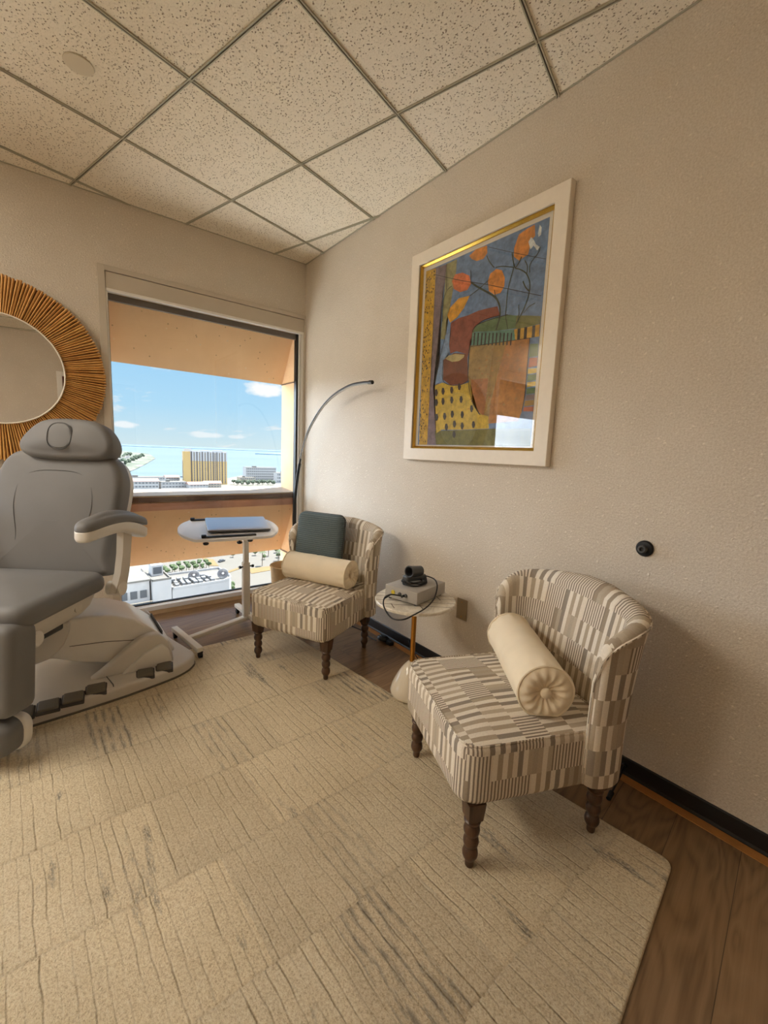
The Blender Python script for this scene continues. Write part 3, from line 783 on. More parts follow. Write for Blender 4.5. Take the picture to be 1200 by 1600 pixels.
# ------------------------------------------------------------------ precast facade outside
bm = B()
XA, XB = -5.2, .9
prism(bm, [(.081, 2.24), (.35, 1.79), (.35, 3.2), (.081, 3.2)], 'x', XA, XB)
prism(bm, [(.081, .745), (.081, .85), (.35, .872), (.35, .285)], 'x', XA, XB)
prism(bm, [(.081, -.14), (.35, -.12), (.35, -3), (.081, -3)], 'x', XA, XB)
for x0, x1 in ((-5.2, W2[0] + .0), (W2[1] - .04, W1[0] + .0), (W1[1] - .03, .9)):
    prism(bm, [(x0, .081), (x1, .081), (x1 + (.008 if x1 < 0 else 0), .35), (x0 + (.0 if x0 > -.1 else 0), .35)], 'z', -3, 3.2)
struct('wall_facade', bm, M['precast'])
bm = B()
for w in (W1, W2): prism(bm, [(.079, .846), (.352, .870), (.352, .876), (.079, .853)], 'x', w[0], w[1] - .03)
struct('trim_5', bm, M['ledge_paint'])
bm = B(); box(bm, W1[0], W1[1] - .03, .062, .081, .746, .800); box(bm, W2[0], W2[1], .062, .081, .746, .800)
struct('trim_6', bm, M['flashing'])
bm = B(); box(bm, W1[0], W1[1] - .03, .070, .081, .806, .842); box(bm, W2[0], W2[1], .070, .081, .806, .842)
struct('trim_7', bm, M['joint'])
bm = B()
xf = W1[1] - .032
box(bm, xf - .0015, xf + .001, .085, .351, 1.785, 1.793); box(bm, xf - .0015, xf + .001, .085, .351, .279, .288)
struct('trim_8', bm, M['joint'])
bm = B()
box(bm, -26, 24, -24, .34, 3.2, 70); box(bm, -26, XL - .1, -24, .34, GZ0, 3.2); box(bm, .9, 24, -24, .34, GZ0, 3.2)
box(bm, XL - .1, .9, -24, YR - .1, GZ0, 3.2); box(bm, XL - .1, .9, YR - .1, .06, GZ0, -.2); box(bm, .1, .9, YR - .1, .08, -.2, 3.2); box(bm, XL - .1, .9, YR - .1, .08, CZ + .11, 3.2)
struct('wall_tower', bm, M['precast'])
# ------------------------------------------------------------------ wall and ceiling fittings
bm = B(); lathe(bm, [(.0001, CZ), (.051, CZ), (.0525, CZ - .003), (.051, CZ - .006), (.047, CZ - .0065), (.0001, CZ - .007)], 40)
bmesh.ops.translate(bm, verts=bm.verts[:], vec=(-1.553, -1.031, 0))
tag(obj('sprinkler_cover', bm, M['disc']), 'round flat cream cover disc set in the speckled ceiling tile', 'ceiling cover')

t = thing('wall_bumper', 'small round black rubber door bumper fixed on the bare beige wall', 'door stop', (0, -2.715, .909))
Mx = Matrix.Rotation(-PI / 2, 4, 'Y')
bm = B(); lathe(bm, [(.0001, 0), (.030, 0), (.030, .006), (.026, .011), (.014, .013), (.0001, .013)], 32, Mx); obj('base_ring', bm, M['rubber'], t)
bm = B(); lathe(bm, [(.0001, .010), (.014, .010), (.0145, .030), (.012, .033), (.008, .033), (.007, .022), (.0001, .022)], 24, Mx); obj('tip', bm, M['dgrey'], t)

t = thing('outlet_cover', 'blank bronze wall plate low on the wall beside the round table', 'wall plate', (0, -1.86, .397))
bm = B(); box(bm, -.006, 0, -.036, .036, -.058, .058, .0025, 3); obj('plate', bm, M['plate'], t)
for zz in (-.041, .041):
    bm = B(); lathe(bm, [(.0001, .0055), (.0035, .0055), (.003, .0072), (.0001, .0075)], 12, Matrix.Translation((0, 0, zz)) @ Mx); obj('screw', bm, M['brass'], t)

t = thing('door_stop', 'black rod door stop with rubber tip sticking out of the black baseboard', 'door stop', (0, -2.742, .036))
bm = B(); cyl(bm, (-.002, 0, 0), (-.012, 0, -.001), .011, .009); tube(bm, smooth_path([(-.01, 0, 0), (-.09, -.014, -.006), (-.175, -.025, -.016)], 5), .0042, 8); obj('rod', bm, M['black'], t)
bm = B(); cyl(bm, (-.170, -.0245, -.0155), (-.205, -.029, -.020), .0090, .0080, 14); obj('rubber_tip', bm, M['rubber'], t)

# ------------------------------------------------------------------ rug
RZ = .010
out = [(-.283, -3.003), (-.535, -.735), (-3.3, -.715), (-3.3, -3.40)]
def rounded_poly(pts, r, n=6):
    res = []
    m = len(pts)
    for i in range(m):
        p = Vector(pts[i]); a = (Vector(pts[i - 1]) - p).normalized(); b = (Vector(pts[(i + 1) % m]) - p).normalized()
        p0, p1 = p + a * r, p + b * r
        for k in range(n + 1):
            t = k / n
            res.append(((1 - t) ** 2) * p0 + 2 * t * (1 - t) * p + t * t * p1)
    return [Vector((q.x, q.y, 0)) for q in res]
bm = B(); pad(bm, resample(rounded_poly(out, .035), 900), 0.0005, RZ, .001, .007, seg=4, rings=2)
rug = tag(obj('area_rug', bm, M['rug'], smooth=50), 'large cream tufted area rug with lined blocks and grey flecks', 'rug')

# ------------------------------------------------------------------ mirror
t = thing('round_mirror', 'round wall mirror with wide frame of radiating rattan strips', 'mirror', (-1.926, -.012, 1.608))
MY = Matrix.Rotation(PI / 2, 4, 'X')   # lathe axis z -> -y
bm = B(); lathe(bm, [(.0001, -.010), (.50, -.010), (.505, .0), (.50, .006), (.30, .010), (.0001, .010)], 96, MY); obj('backing', bm, M['rattan_dark'], t)
bm = B()
rnd = random.Random(5)
n = 196
for i in range(n):
    a = 2 * PI * (i + rnd.uniform(-.12, .12)) / n
    w = rnd.choice((.0052, .0058, .0062)); ro = .512 + rnd.uniform(-.004, .003)
    c, s = math.cos(a), math.sin(a)
    r0 = .302
    rad = Vector((c, 0, s)); tan = Vector((-s, 0, c))
    hgt = rnd.choice((.012, .015, .017))
    prof = []
    for r_, k in ((r0, .68), (ro, 1.12)):
        lp = [rad * r_ + tan * (w * k * math.cos(q)) + Vector((0, -.006 - hgt * max(0, math.sin(q)) * (1.0 if r_ > .4 else .9), 0)) for q in (0, PI / 4, PI / 2, 3 * PI / 4, PI)]
        prof.append(lp)
    loop_loft(bm, prof, True, True, True)
obj('rattan_frame', bm, M['rattan'], t, smooth=50)
bm = B(); tube(bm, [Vector((.303 * math.cos(2 * PI * i / 96), -.020, .303 * math.sin(2 * PI * i / 96))) for i in range(96)], .004, 8, True); obj('inner_rim', bm, M['white_paint'], t)
bm = B(); lathe(bm, [(.0001, .011), (.301, .011), (.301, .0165), (.0001, .0165)], 96, MY); obj('mirror_glass', bm, M['mirror'], t, smooth=20)

# ------------------------------------------------------------------ painting
PY0, PY1, PZ0, PZ1 = -2.300, -1.350, 1.192, 2.338
cy, cz = (PY0 + PY1) / 2, (PZ0 + PZ1) / 2
t = thing('framed_painting', 'large white-framed abstract painting of orange flowers hanging on the beige wall', 'painting', (0, cy, cz))
hy, hz = (PY1 - PY0) / 2, (PZ1 - PZ0) / 2
fw = .066
bm = B()
def frame_loop(bm, oy, oz, iy, iz, x_prof, mi=0):
    # mitred frame: outer half sizes to inner, x_prof = list of (fraction outer->inner, x)
    loops = []
    for f, x in x_prof:
        a, b = oy + (iy - oy) * f, oz + (iz - oz) * f
        loops.append([Vector((x, -a, -b)), Vector((x, a, -b)), Vector((x, a, b)), Vector((x, -a, b))])
    loops.append(loops[0])
    L = [[bm.verts.new(p) for p in lp] for lp in loops[:-1]]
    L.append(L[0])
    for a, b in zip(L[:-1], L[1:]):
        for i in range(4):
            j = (i + 1) % 4
            bm.faces.new((a[i], a[j], b[j], b[i])).material_index = mi
frame_loop(bm, hy, hz, hy - fw, hz - fw, [(0, -.001), (0, -.034), (.03, -.036), (.97, -.036), (1, -.034), (1, -.001)])
obj('frame', bm, M['white_paint'], t, smooth=0)
bm = B(); frame_loop(bm, hy - fw, hz - fw, hy - fw - .014, hz - fw - .014, [(0, -.006), (0, -.026), (.4, -.028), (1, -.018), (1, -.006)])
obj('gold_fillet', bm, M['gold'], t, smooth=0)
ihy, ihz = hy - fw - .010, hz - fw - .010
bm = B(); box(bm, -.011, -.004, -ihy, ihy, -ihz, ihz); obj('mat_board', bm, M['mat_board'], t, smooth=0)
bm = B(); box(bm, -.0185, -.0170, -ihy, ihy, -ihz, ihz); obj('glass_pane', bm, M['pane'], t, smooth=0)
art_mats = ['blue'] ; idx = {'blue': 0}
bm = B()
def art_y(s): return -(s + 1.452) - cy
def art_poly(pts, mi, x):
    pts = [(min(max(s_, -.003), .749), min(max(z_, 1.279), 2.238)) for s_, z_ in pts]
    vs = [bm.verts.new((x, art_y(s_), z_ - cz)) for s_, z_ in pts]
    try: f = bm.faces.new(vs)
    except ValueError: return
    f.material_index = mi
    r = bmesh.ops.triangulate(bm, faces=[f])
def mi_of(c):
    if c not in idx: idx[c] = len(art_mats); art_mats.append(c)
    return idx[c]
box(bm, -.0122, -.0110, art_y(.749), art_y(-.003), 1.279 - cz, 2.238 - cz)
layer = 0
for c, pts in ART_POLYS:
    layer += 1
    art_poly(pts, mi_of(c), -.0123 - layer * .00002)
rr = random.Random(9)
for k in range(170):      # dots of the yellow strip
    z = rr.uniform(1.29, 2.22); s_ = rr.uniform(.004, .066)
    q = rr.uniform(.0028, .0050)
    art_poly([(s_ - q, z), (s_, z - q * 1.4), (s_ + q, z), (s_, z + q * 1.4)], mi_of('ink'), -.0136)
for k in range(70):
    z = rr.uniform(1.45, 1.74); s_ = rr.uniform(.37, .66); q = rr.uniform(.004, .009)
    art_poly([(s_ - q, z), (s_, z - q * .5), (s_ + q, z + q * .2), (s_, z + q * .5)], mi_of(rr.choice(['rust', 'tan', 'orange2'])), -.01345)
for c, w, pts in ART_LINES:
    P_ = smooth_path([(p[0], p[1], 0) for p in pts], 5)
    layer += 1
    for i in range(len(P_) - 1):
        a, b = P_[i], P_[i + 1]
        dv = (b - a)
        if dv.length < 1e-6: continue
        nn = Vector((-dv.y, dv.x, 0)).normalized() * (w * .36)
        art_poly([((a + nn).x, (a + nn).y), ((b + nn).x, (b + nn).y), ((b - nn).x, (b - nn).y), ((a - nn).x, (a - nn).y)], mi_of(c), -.0137 - layer * .00001)
obj('artwork', bm, [M['art_' + c] for c in art_mats], t, smooth=0)
# ------------------------------------------------------------------ slipper chairs
def interp(x, xs, ys):
    if x <= xs[0]: return ys[0]
    for i in range(len(xs) - 1):
        if x <= xs[i + 1]:
            t = (x - xs[i]) / (xs[i + 1] - xs[i]); return ys[i] + (ys[i + 1] - ys[i]) * t
    return ys[-1]

def back_path():
    pts = [(-.116, -.272), (-.155, -.276), (-.205, -.270), (-.245, -.242), (-.268, -.185), (-.280, -.09), (-.283, 0)]
    pts = pts + [(x, -y) for x, y in reversed(pts[:-1])]
    return smooth_path([(x, y, 0) for x, y in pts], 6)

def make_back(bm):
    P_ = back_path(); n = len(P_)
    arc = [0.0]
    for a, b in zip(P_[:-1], P_[1:]): arc.append(arc[-1] + (b - a).length)
    tot = arc[-1]
    uvl = bm.loops.layers.uv.new('UVMap')
    rows = []; uvs = []; edge = []
    for i, p in enumerate(P_):
        tg = (P_[min(i + 1, n - 1)] - P_[max(i - 1, 0)]).normalized()
        nrm = Vector((tg.y, -tg.x, 0))            # outward
        if nrm.dot(p - Vector((0.05, 0, 0))) < 0: nrm = -nrm
        d = min(arc[i], tot - arc[i])
        ztop = interp(d, [0, .010, .025, .05, .09, .15, .24, .34], [.610, .672, .703, .728, .752, .770, .787, .800])
        th = interp(d, [0, .006, .018, .05, .12, .3], [.010, .030, .044, .052, .060, .072])
        zb = .240 + .012 * math.exp(-d / .04)
        def flare(z):
            f = max(0, (z - .40) / .40)
            back = interp(d, [0, .1, .2, .36], [.012, .030, .055, .062])
            return back * f ** 1.5
        ring = []; ru = []
        zs_in = [.30, .36, .42, .48, .54, .60, .66, .72]
        seq = []
        k_in = 9
        for k in range(k_in):
            z = zb + (ztop - .03 - zb) * k / (k_in - 1)
            q = p + nrm * (flare(z) - th / 2)
            seq.append((q, z))
        for k in range(1, 7):
            a = PI * k / 7
            z = ztop - .03 + .03 * math.sin(a)
            off = -math.cos(a) * th / 2
            seq.append((p + nrm * (flare(ztop) + off + .004 * math.sin(a)), z))
        for k in range(k_in):
            z = ztop - .03 - (ztop - .03 - zb) * k / (k_in - 1)
            q = p + nrm * (flare(z) + th / 2)
            seq.append((q, z))
        rows.append([bm.verts.new((q.x, q.y, z)) for q, z in seq])
        vv = []
        for k, (q, z) in enumerate(seq):
            vv.append(z if k < k_in + 3 else z + .041)
        uvs.append([(arc[i], x) for x in vv])
        j = k_in + 5
        edge.append(Vector((seq[j][0].x, seq[j][0].y, seq[j][1])))
    m = len(rows[0])
    for i in range(n - 1):
        for k in range(m):
            k2 = (k + 1) % m
            f = bm.faces.new((rows[i][k], rows[i][k2], rows[i + 1][k2], rows[i + 1][k]))
            if k2:
                for lp, (a, b) in zip(f.loops, ((i, k), (i, k2), (i + 1, k2), (i + 1, k))): lp[uvl].uv = uvs[a][b]
    for row, i in ((rows[0], 0), (rows[-1], n - 1)):
        f = bm.faces.new(row)
        for lp, k in zip(f.loops, range(m)): lp[uvl].uv = (arc[i] + .01, uvs[i][min(k, m - k)][1])
    # outer line of the wing front edge, bottom to top, then along the top, down the other side
    fl = [Vector((rows[0][k].co)) for k in range(m - 1, m // 2 + 2, -1)]
    fr = [Vector((rows[-1][k].co)) for k in range(m // 2 + 3, m)]
    return fl + edge[1:-1] + fr

def leg_prof(h):
    z = lambda a: a * h
    return [(.0105, 0), (.013, .004), (.0135, z(.10)), (.0165, z(.115)), (.0225, z(.17)), (.0235, z(.21)), (.0205, z(.27)), (.0155, z(.295)), (.0155, z(.305)), (.0215, z(.34)), (.0235, z(.385)),
            (.021, z(.44)), (.0165, z(.465)), (.0165, z(.475)), (.0225, z(.51)), (.0245, z(.56)), (.0220, z(.615)), (.018, z(.64)), (.018, z(.655)), (.0245, z(.675)), (.0255, z(.70)), (.0215, z(.72)), (.0225, z(.735))]

def leg_mesh(x, y, zb, ztop=.232):
    bm = B()
    h = ztop - zb
    lathe(bm, [(r, zz + zb) for r, zz in leg_prof(h)], 20, Matrix.Translation((x, y, 0)))
    w0, w1 = .0225, .027
    loop_loft(bm, [[Vector((x + sx * w + .0, y + sy * w, zz)) for sx, sy in ((1, 1), (-1, 1), (-1, -1), (1, -1))] for w, zz in ((w0 - .002, zb + .725 * h), (w0, zb + .74 * h), (w1, ztop))])
    return bm

def make_chair(label, loc, fwd, legz):
    ang = math.atan2(fwd[1], fwd[0])
    t = thing('slipper_chair', label, 'chair', (loc[0], loc[1], 0), ang, 'striped slipper chairs along the wall')
    def hf(x, y): return .006 * (1 - (y / .28) ** 2)
    bm = B()
    ol = rrect(.258, .268, .060, 8, .020, 0)
    ol = [Vector((p.x + (.010 * (1 - (p.y / .27) ** 2) if p.x > .2 else 0), p.y, 0)) for p in ol]
    pad(bm, resample(ol, 96), .224, .418, .030, .022, .020, seg=6, rings=8)
    obj('seat', bm, M['fabric'], t, uv='box')
    bm = B(); tube(bm, [Vector((p.x, p.y, .4135)) for p in inset(resample(ol, 96), .0075)], .0042, 6, True)
    obj('seat_piping', bm, M['fabric'], t, uv='box')
    bm = B(); ep = make_back(bm)
    obj('backrest', bm, M['fabric'], t, smooth=60)
    bm = B(); tube(bm, ep, .0042, 6)
    obj('back_piping', bm, M['fabric'], t, uv='box')
    for (x, y), zb in zip(((.225, .237), (.225, -.237), (-.225, .220), (-.225, -.220)), legz):
        obj('leg', leg_mesh(x, y, zb), M['darkwood'], t, smooth=50)
    return t
N1 = Vector((-.92, .39)).normalized()
N2 = Vector((-.905, -.426)).normalized()
RT = .0101
chair_near = make_chair('striped linen slipper chair in front by the rug corner, holding only a bolster', (-.508, -2.505), N1, (RT, RT, RT, 0.0))
chair_far = make_chair('striped linen slipper chair near the window, with slate cushion on its back', (-.521, -1.170), N2, (RT, RT, 0.0, 0.0))

def local(chair, x, y, z):
    a = chair.rotation_euler.z
    return Vector((chair.location.x + x * math.cos(a) - y * math.sin(a), chair.location.y + x * math.sin(a) + y * math.cos(a), z))

# ------------------------------------------------------------------ bolsters
def make_bolster(label, chair, c, rot, L, R):
    p = local(chair, *c)
    t = thing('bolster_cushion', label, 'cushion', p, chair.rotation_euler.z + rot, 'cream bolster cushions')
    MX = Matrix.Rotation(-PI / 2, 4, 'X')       # lathe z -> +y
    bm = B()
    n = 72; loops = []
    rr = random.Random(4)
    ph = [rr.uniform(0, 6.28) for _ in range(6)]
    for k in range(33):
        f = k / 32; z = -L / 2 + L * f
        e = min(f, 1 - f)
        lp = []
        for i in range(n):
            a = 2 * PI * i / n
            r = R * (1 + .02 * math.sin(PI * f))
            r *= 1 + .010 * math.sin(5 * a + 3 * f + ph[0]) * math.sin(9 * f + ph[1]) + .006 * math.sin(3 * a + ph[2] + 14 * f)
            r += .004 * math.exp(-e * 22) * math.sin(13 * a + ph[3]) * (1 if e > .015 else .3)
            r -= .004 * math.exp(-((f - .46 - .05 * math.sin(2 * a)) / .018) ** 2)
            lp.append(Vector((r * math.cos(a), z, r * math.sin(a))))
        loops.append(lp)
    loop_loft(bm, loops, False, False)
    for v in bm.verts:
        if v.co.z < -R * .86: v.co.z = -R * .86 + (v.co.z + R * .86) * .25
    obj('cover', bm, M['cream'], t, smooth=70)
    for s in (-1, 1):
        bm = B(); loops = []
        for k in range(9):
            f = k / 8
            lp = []
            for i in range(n):
                a = 2 * PI * i / n
                r = R * (1 - f) + .012 * f
                ruck = .0035 * math.sin(14 * a + ph[4]) * math.sin(PI * f) ** .7
                lp.append(Vector((r * math.cos(a), s * (L / 2 + .014 * math.sin(PI * min(1, f * 1.25)) - .004 * f + ruck), max(r * math.sin(a), -R * .86))))
            loops.append(lp)
        loop_loft(bm, loops, False, True)
        e = obj('end_panel', bm, M['cream'], t, smooth=70)
        bm = B(); tube(bm, [Vector((R * 1.005 * math.cos(2 * PI * i / 60), s * L / 2, max(R * 1.005 * math.sin(2 * PI * i / 60), -R * .87))) for i in range(60)], .0042, 6, True)
        obj('piping', bm, M['cream'], t)
        bm = B(); lathe(bm, [(.0001, 0), (.017, 0), (.0175, .004), (.014, .008), (.007, .0098), (.0001, .0102)], 24, Matrix.Translation((0, s * (L / 2 + .004), 0)) @ Matrix.Rotation(-s * PI / 2, 4, 'X'))
        obj('button', bm, M['cream'], t, smooth=60)
    return t
make_bolster('cream bolster with buttoned end lying on the chair nearest the rug corner', chair_near, (-.080, -.010, .513), math.radians(-17), .43, .085)
make_bolster('cream bolster lying across the window chair in front of the slate cushion', chair_far, (-.055, -.010, .511), math.radians(0), .44, .082)

# slate cushion leaning on the back of the far chair
p = local(chair_far, -.178, -.100, .670)
t = thing('lumbar_cushion', 'ribbed slate blue square cushion propped on the backrest behind a bolster', 'cushion', p, chair_far.rotation_euler.z)
Mc = Matrix.Rotation(math.radians(-9), 4, 'Y') @ Matrix.Rotation(PI / 2, 4, 'Y') @ Matrix.Rotation(PI / 2, 4, 'Z')
bm = B(); pad(bm, resample(rrect(.170, .160, .040, 8), 80), -.045, .038, .034, .036, .014, M=Mc, seg=6, rings=8, dome0=.01)
obj('cover', bm, M['slate'], t, smooth=70)
bm = B(); tube(bm, [Mc @ Vector((p_.x, p_.y, -.005)) for p_ in resample(rrect(.1708, .1608, .040, 8), 80)], .0035, 6, True)
obj('zip_seam', bm, M['leather_d'], t)

# ------------------------------------------------------------------ round side table
TX, TY, TZ = -.348, -1.853, .520
t = thing('side_table', 'small round marble side table on brass pole between the two chairs', 'side table', (TX, TY, 0))
bm = B(); lathe(bm, [(.0001, 0), (.058, 0), (.082, .011), (.100, .024), (.103, .042), (.095, .070), (.082, .100), (.066, .130), (.050, .155), (.035, .175), (.023, .188), (.015, .194), (.0001, .195)], 48); obj('base', bm, M['ceramic'], t, smooth=60)
bm = B(); cyl(bm, (0, 0, .19), (0, 0, TZ - .018), .0125, n=20); cyl(bm, (0, 0, TZ - .028), (0, 0, TZ - .018), .045, n=24); obj('pole', bm, M['brass'], t, smooth=50)
bm = B(); lathe(bm, [(.0001, TZ - .018), (.190, TZ - .018), (.197, TZ - .015), (.198, TZ - .004), (.195, TZ), (.0001, TZ)], 72); top = obj('tabletop', bm, M['marble'], t, smooth=40)
bm = B()
def chord(a, off, w=.0022):
    d = Vector((math.cos(a), math.sin(a), 0)); nrm = Vector((-d.y, d.x, 0))
    h = math.sqrt(max(0, .1965 ** 2 - off ** 2))
    p0, p1 = nrm * off - d * h, nrm * off + d * h
    vs = [bm.verts.new(q + Vector((0, 0, TZ + .0004))) for q in (p0 - nrm * w, p1 - nrm * w, p1 + nrm * w, p0 + nrm * w)]
    bm.faces.new(vs)
def dash(p0, p1, w=.0022):
    d = (Vector(p1) - Vector(p0)).normalized(); nrm = Vector((-d.y, d.x, 0))
    vs = [bm.verts.new(q + Vector((0, 0, TZ + .0006))) for q in (Vector(p0) - nrm * w, Vector(p1) - nrm * w, Vector(p1) + nrm * w, Vector(p0) + nrm * w)]
    bm.faces.new(vs)
A1 = math.radians(-42)
for off in (-.10, -.045, .01, .06, .12): chord(A1, off)
A2 = math.radians(-115)
for q in ((-.16, -.02), (-.06, -.11), (.02, -.02), (.10, -.06), (.07, .05), (-.05, .06), (.0, .12)):
    c0 = Vector((q[0], q[1], 0)); dd = Vector((math.cos(A2), math.sin(A2), 0)) * .03
    dash(c0 - dd, c0 + dd)
obj('inlay', bm, M['inlay'], top, smooth=0)

# grey electronic box on the table
bx, by = -.325, -1.828
e1 = Vector((-.215 + .470, -1.901 + 1.960)).normalized()
t = thing('light_source_box', 'grey electronic box with yellow-ringed socket standing on the round table', 'device', (bx, by, TZ), math.atan2(e1.y, e1.x))
bm = B(); box(bm, -.125, .125, -.095, .095, .009, .068, .003, 2); obj('housing', bm, M['device'], t, smooth=30)
for sx in (-.105, .105):
    for sy in (-.075, .075):
        bm = B(); cyl(bm, (sx, sy, 0), (sx, sy, .010), .009, .010, 14); obj('foot', bm, M['black'], t)
MF = Matrix.Rotation(-PI / 2, 4, 'Y')
# the front panel faces the window chair (-x of the box)
bm = B(); lathe(bm, [(.0065, 0), (.011, 0), (.0105, .004), (.0075, .005), (.0065, .002)], 20, Matrix.Translation((-.125, .045, .040)) @ MF); obj('socket_ring', bm, M['yellow_ring'], t, label='yellow ring round a socket')
bm = B(); lathe(bm, [(.0001, 0), (.0068, 0), (.0068, .0015), (.0001, .002)], 16, Matrix.Translation((-.125, .045, .040)) @ MF); obj('socket', bm, M['black'], t)
for yy in (.005, -.030):
    bm = B(); lathe(bm, [(.0001, 0), (.009, 0), (.0085, .006), (.005, .008), (.0001, .0085)], 18, Matrix.Translation((-.125, yy, .040)) @ MF); obj('knob', bm, M['dgrey'], t)

# camera-like handpiece lying on its coiled cable, on the box
BZ = TZ + .068
def bxp(x, y, z):
    a = math.atan2(e1.y, e1.x)
    return Vector((bx + x * math.cos(a) - y * math.sin(a), by + x * math.sin(a) + y * math.cos(a), z))
hp = bxp(-.005, .005, BZ)
t = thing('handpiece', 'dark grey tubular handpiece with black cable coiled beneath on the grey box', 'handpiece', hp, math.atan2(e1.y, e1.x))
bm = B()
pts = []
for k in range(150):
    a = 2 * PI * k / 40; q = 1 + .05 * math.sin(k * .37)
    pts.append((.066 * q * math.cos(a) + .004 * math.sin(k), .056 * q * math.sin(a), .0045 + .0085 * min(2, int(k / 50)) + .001 * math.sin(k * .9)))
inv = Matrix.Rotation(-math.atan2(e1.y, e1.x), 4, 'Z')
def tl(x, y, z): return inv @ (Vector((x, y, z)) - Vector(hp))
tail = [tuple(tl(*p)) for p in ((-.262, -1.800, .612), (-.236, -1.858, .606), (-.262, -1.912, .596), (-.292, -1.940, .568), (-.345, -1.972, .546), (-.415, -1.995, .529), (-.505, -2.020, .526), (-.570, -2.024, .519), (-.591, -1.977, .511), (-.593, -1.930, .530), (-.581, -1.894, .553), (-.551, -1.869, .570), (-.511, -1.862, .572), (-.468, -1.880, .563))]
obj_pts = smooth_path(pts[::2], 2) + smooth_path([pts[-1]] + tail, 6)
tube(bm, obj_pts, .0033, 8)
obj('cable', bm, M['rubber'], t)
bm = B(); cyl(bm, tl(-.466, -1.886, .560), tl(-.440, -1.880, .560), .0058, n=12); obj('plug', bm, M['black'], t)
bm = B(); cyl(bm, tl(-.556, -1.873, .568), tl(-.524, -1.864, .572), .0052, n=12); obj('plug_sleeve', bm, M['black'], t)
bm = B(); pad(bm, resample(rrect(.060, .024, .012, 5), 48), .018, .044, .006, .010, .002, M=Matrix.Rotation(math.radians(-25), 4, 'Z')); obj('handle', bm, M['dgrey'], t, smooth=50)
ax = Vector((-.95, .12, .10)).normalized()
q = ax.to_track_quat('Z', 'Y').to_matrix().to_4x4()
MH = Matrix.Translation((-.012, -.004, .064)) @ q
bm = B(); lathe(bm, [(.0001, -.050), (.018, -.050), (.025, -.044), (.026, -.01), (.0275, .03), (.029, .040), (.0265, .042), (.0235, .040), (.0225, .0), (.0001, -.004)], 32, MH); obj('barrel', bm, M['dgrey'], t, smooth=45)
bm = B(); lathe(bm, [(.0001, -.003), (.0222, .001), (.0222, .003), (.0001, .0)], 24, MH); obj('lens', bm, M['black'], t)

# ------------------------------------------------------------------ rolling overbed table, laptop
t = thing('overbed_table', 'white rolling overbed table with tilted tray standing in front of the window', 'overbed table', (-.70, -.52, 0))
O = Vector((-.70, -.52, 0))
def W_(x, y, z): return Vector((x, y, z)) - O
TRY = (-.815, -.545, .690)
MT = Matrix.Translation(W_(*TRY)) @ Matrix.Rotation(math.radians(-9), 4, 'Z') @ Matrix.Rotation(math.radians(8.5), 4, 'X')
bm = B()
ol = [(x, y, 0) for x, y in ((-.18, -.205), (.18, -.205), (.255, -.165), (.30, -.08), (.31, 0), (.295, .09), (.25, .165), (.17, .205), (-.17, .205), (-.25, .165), (-.295, .09), (-.31, 0), (-.30, -.08), (-.255, -.165))]
pad(bm, resample(smooth_path(ol, 5, True), 90), -.009, .009, .004, .004, 0, M=MT, seg=4, rings=3)
obj('tray', bm, M['tray'], t, smooth=40)
for xx, yy in ((-.165, -.16), (.03, -.175), (.10, -.15), (.225, -.10)):
    bm = B()
    cyl(bm, MT @ Vector((xx, yy, -.010)), MT @ Vector((xx, yy, -.030)), .0045, n=10)
    lathe(bm, [(.0001, -.040), (.014, -.040), (.017, -.036), (.017, -.031), (.010, -.027), (.0001, -.027)], 18, MT @ Matrix.Translation((xx, yy, 0)))
    obj('clamp_knob', bm, M['black'], t, smooth=50)
for s, x0, x1 in ((-1, -.19, .13), (1, -.22, .16)):
    bm = B(); box(bm, x0, x1, s * .176 - .011, s * .176 + .011, .009, .018, .002, M=MT)
    for xx in (x0 + .012,): box(bm, xx - .014, xx + .014, s * .176 - .012, s * .176 + .012, .009, .028, .004, M=MT)
    obj('stop_bar', bm, M['black'], t, smooth=30)
px, py = 0, 0
bm = B(); box(bm, -.026, .026, -.030, .030, .595, .678, .004); box(bm, -.17, .11, -.035, .0, .662, .674, .002); obj('bracket', bm, M['white_metal'], t, smooth=30)
bm = B(); box(bm, -.0165, .0165, -.0165, .0165, .40, .62, .003); obj('inner_post', bm, M['white_metal'], t, smooth=30)
bm = B(); box(bm, -.0225, .0225, -.0225, .0225, .035, .445, .004); obj('post', bm, M['white_metal'], t, smooth=30)
for s in (-1, 1):
    bm = B(); cyl(bm, (s * .022, -.005, .415), (s * .040, -.008, .415), .005, n=10); cyl(bm, (s * .038, -.008, .415), (s * .052, -.010, .413), .011, .009, 14); obj('height_knob', bm, M['black'], t, smooth=50)
bm = B(); cyl(bm, (-.05, -.03, .640), (-.026, -.02, .640), .005, n=10); cyl(bm, (-.066, -.034, .640), (-.048, -.03, .640), .010, n=12); obj('tilt_knob', bm, M['black'], t)
bm = B(); prism(bm, [W_(-1.118, -.685, 0).to_2d(), W_(-1.118, -.645, 0).to_2d(), W_(-.68, -.49, 0).to_2d(), W_(-.665, -.535, 0).to_2d()], 'z', .035, .060, bevel=.004); obj('base_bar', bm, M['white_metal'], t, smooth=30)
bm = B(); prism(bm, [W_(-1.172, -.490, 0).to_2d(), W_(-1.136, -.484, 0).to_2d(), W_(-1.084, -.880, 0).to_2d(), W_(-1.120, -.886, 0).to_2d()], 'z', .046, .074, bevel=.004); obj('foot_bar', bm, M['white_metal'], t, smooth=30)
bm = B(); prism(bm, [W_(-.700, -.28, 0).to_2d(), W_(-.662, -.28, 0).to_2d(), W_(-.652, -.73, 0).to_2d(), W_(-.69, -.735, 0).to_2d()], 'z', .046, .072, bevel=.004); obj('foot_bar', bm, M['white_metal'], t, smooth=30)
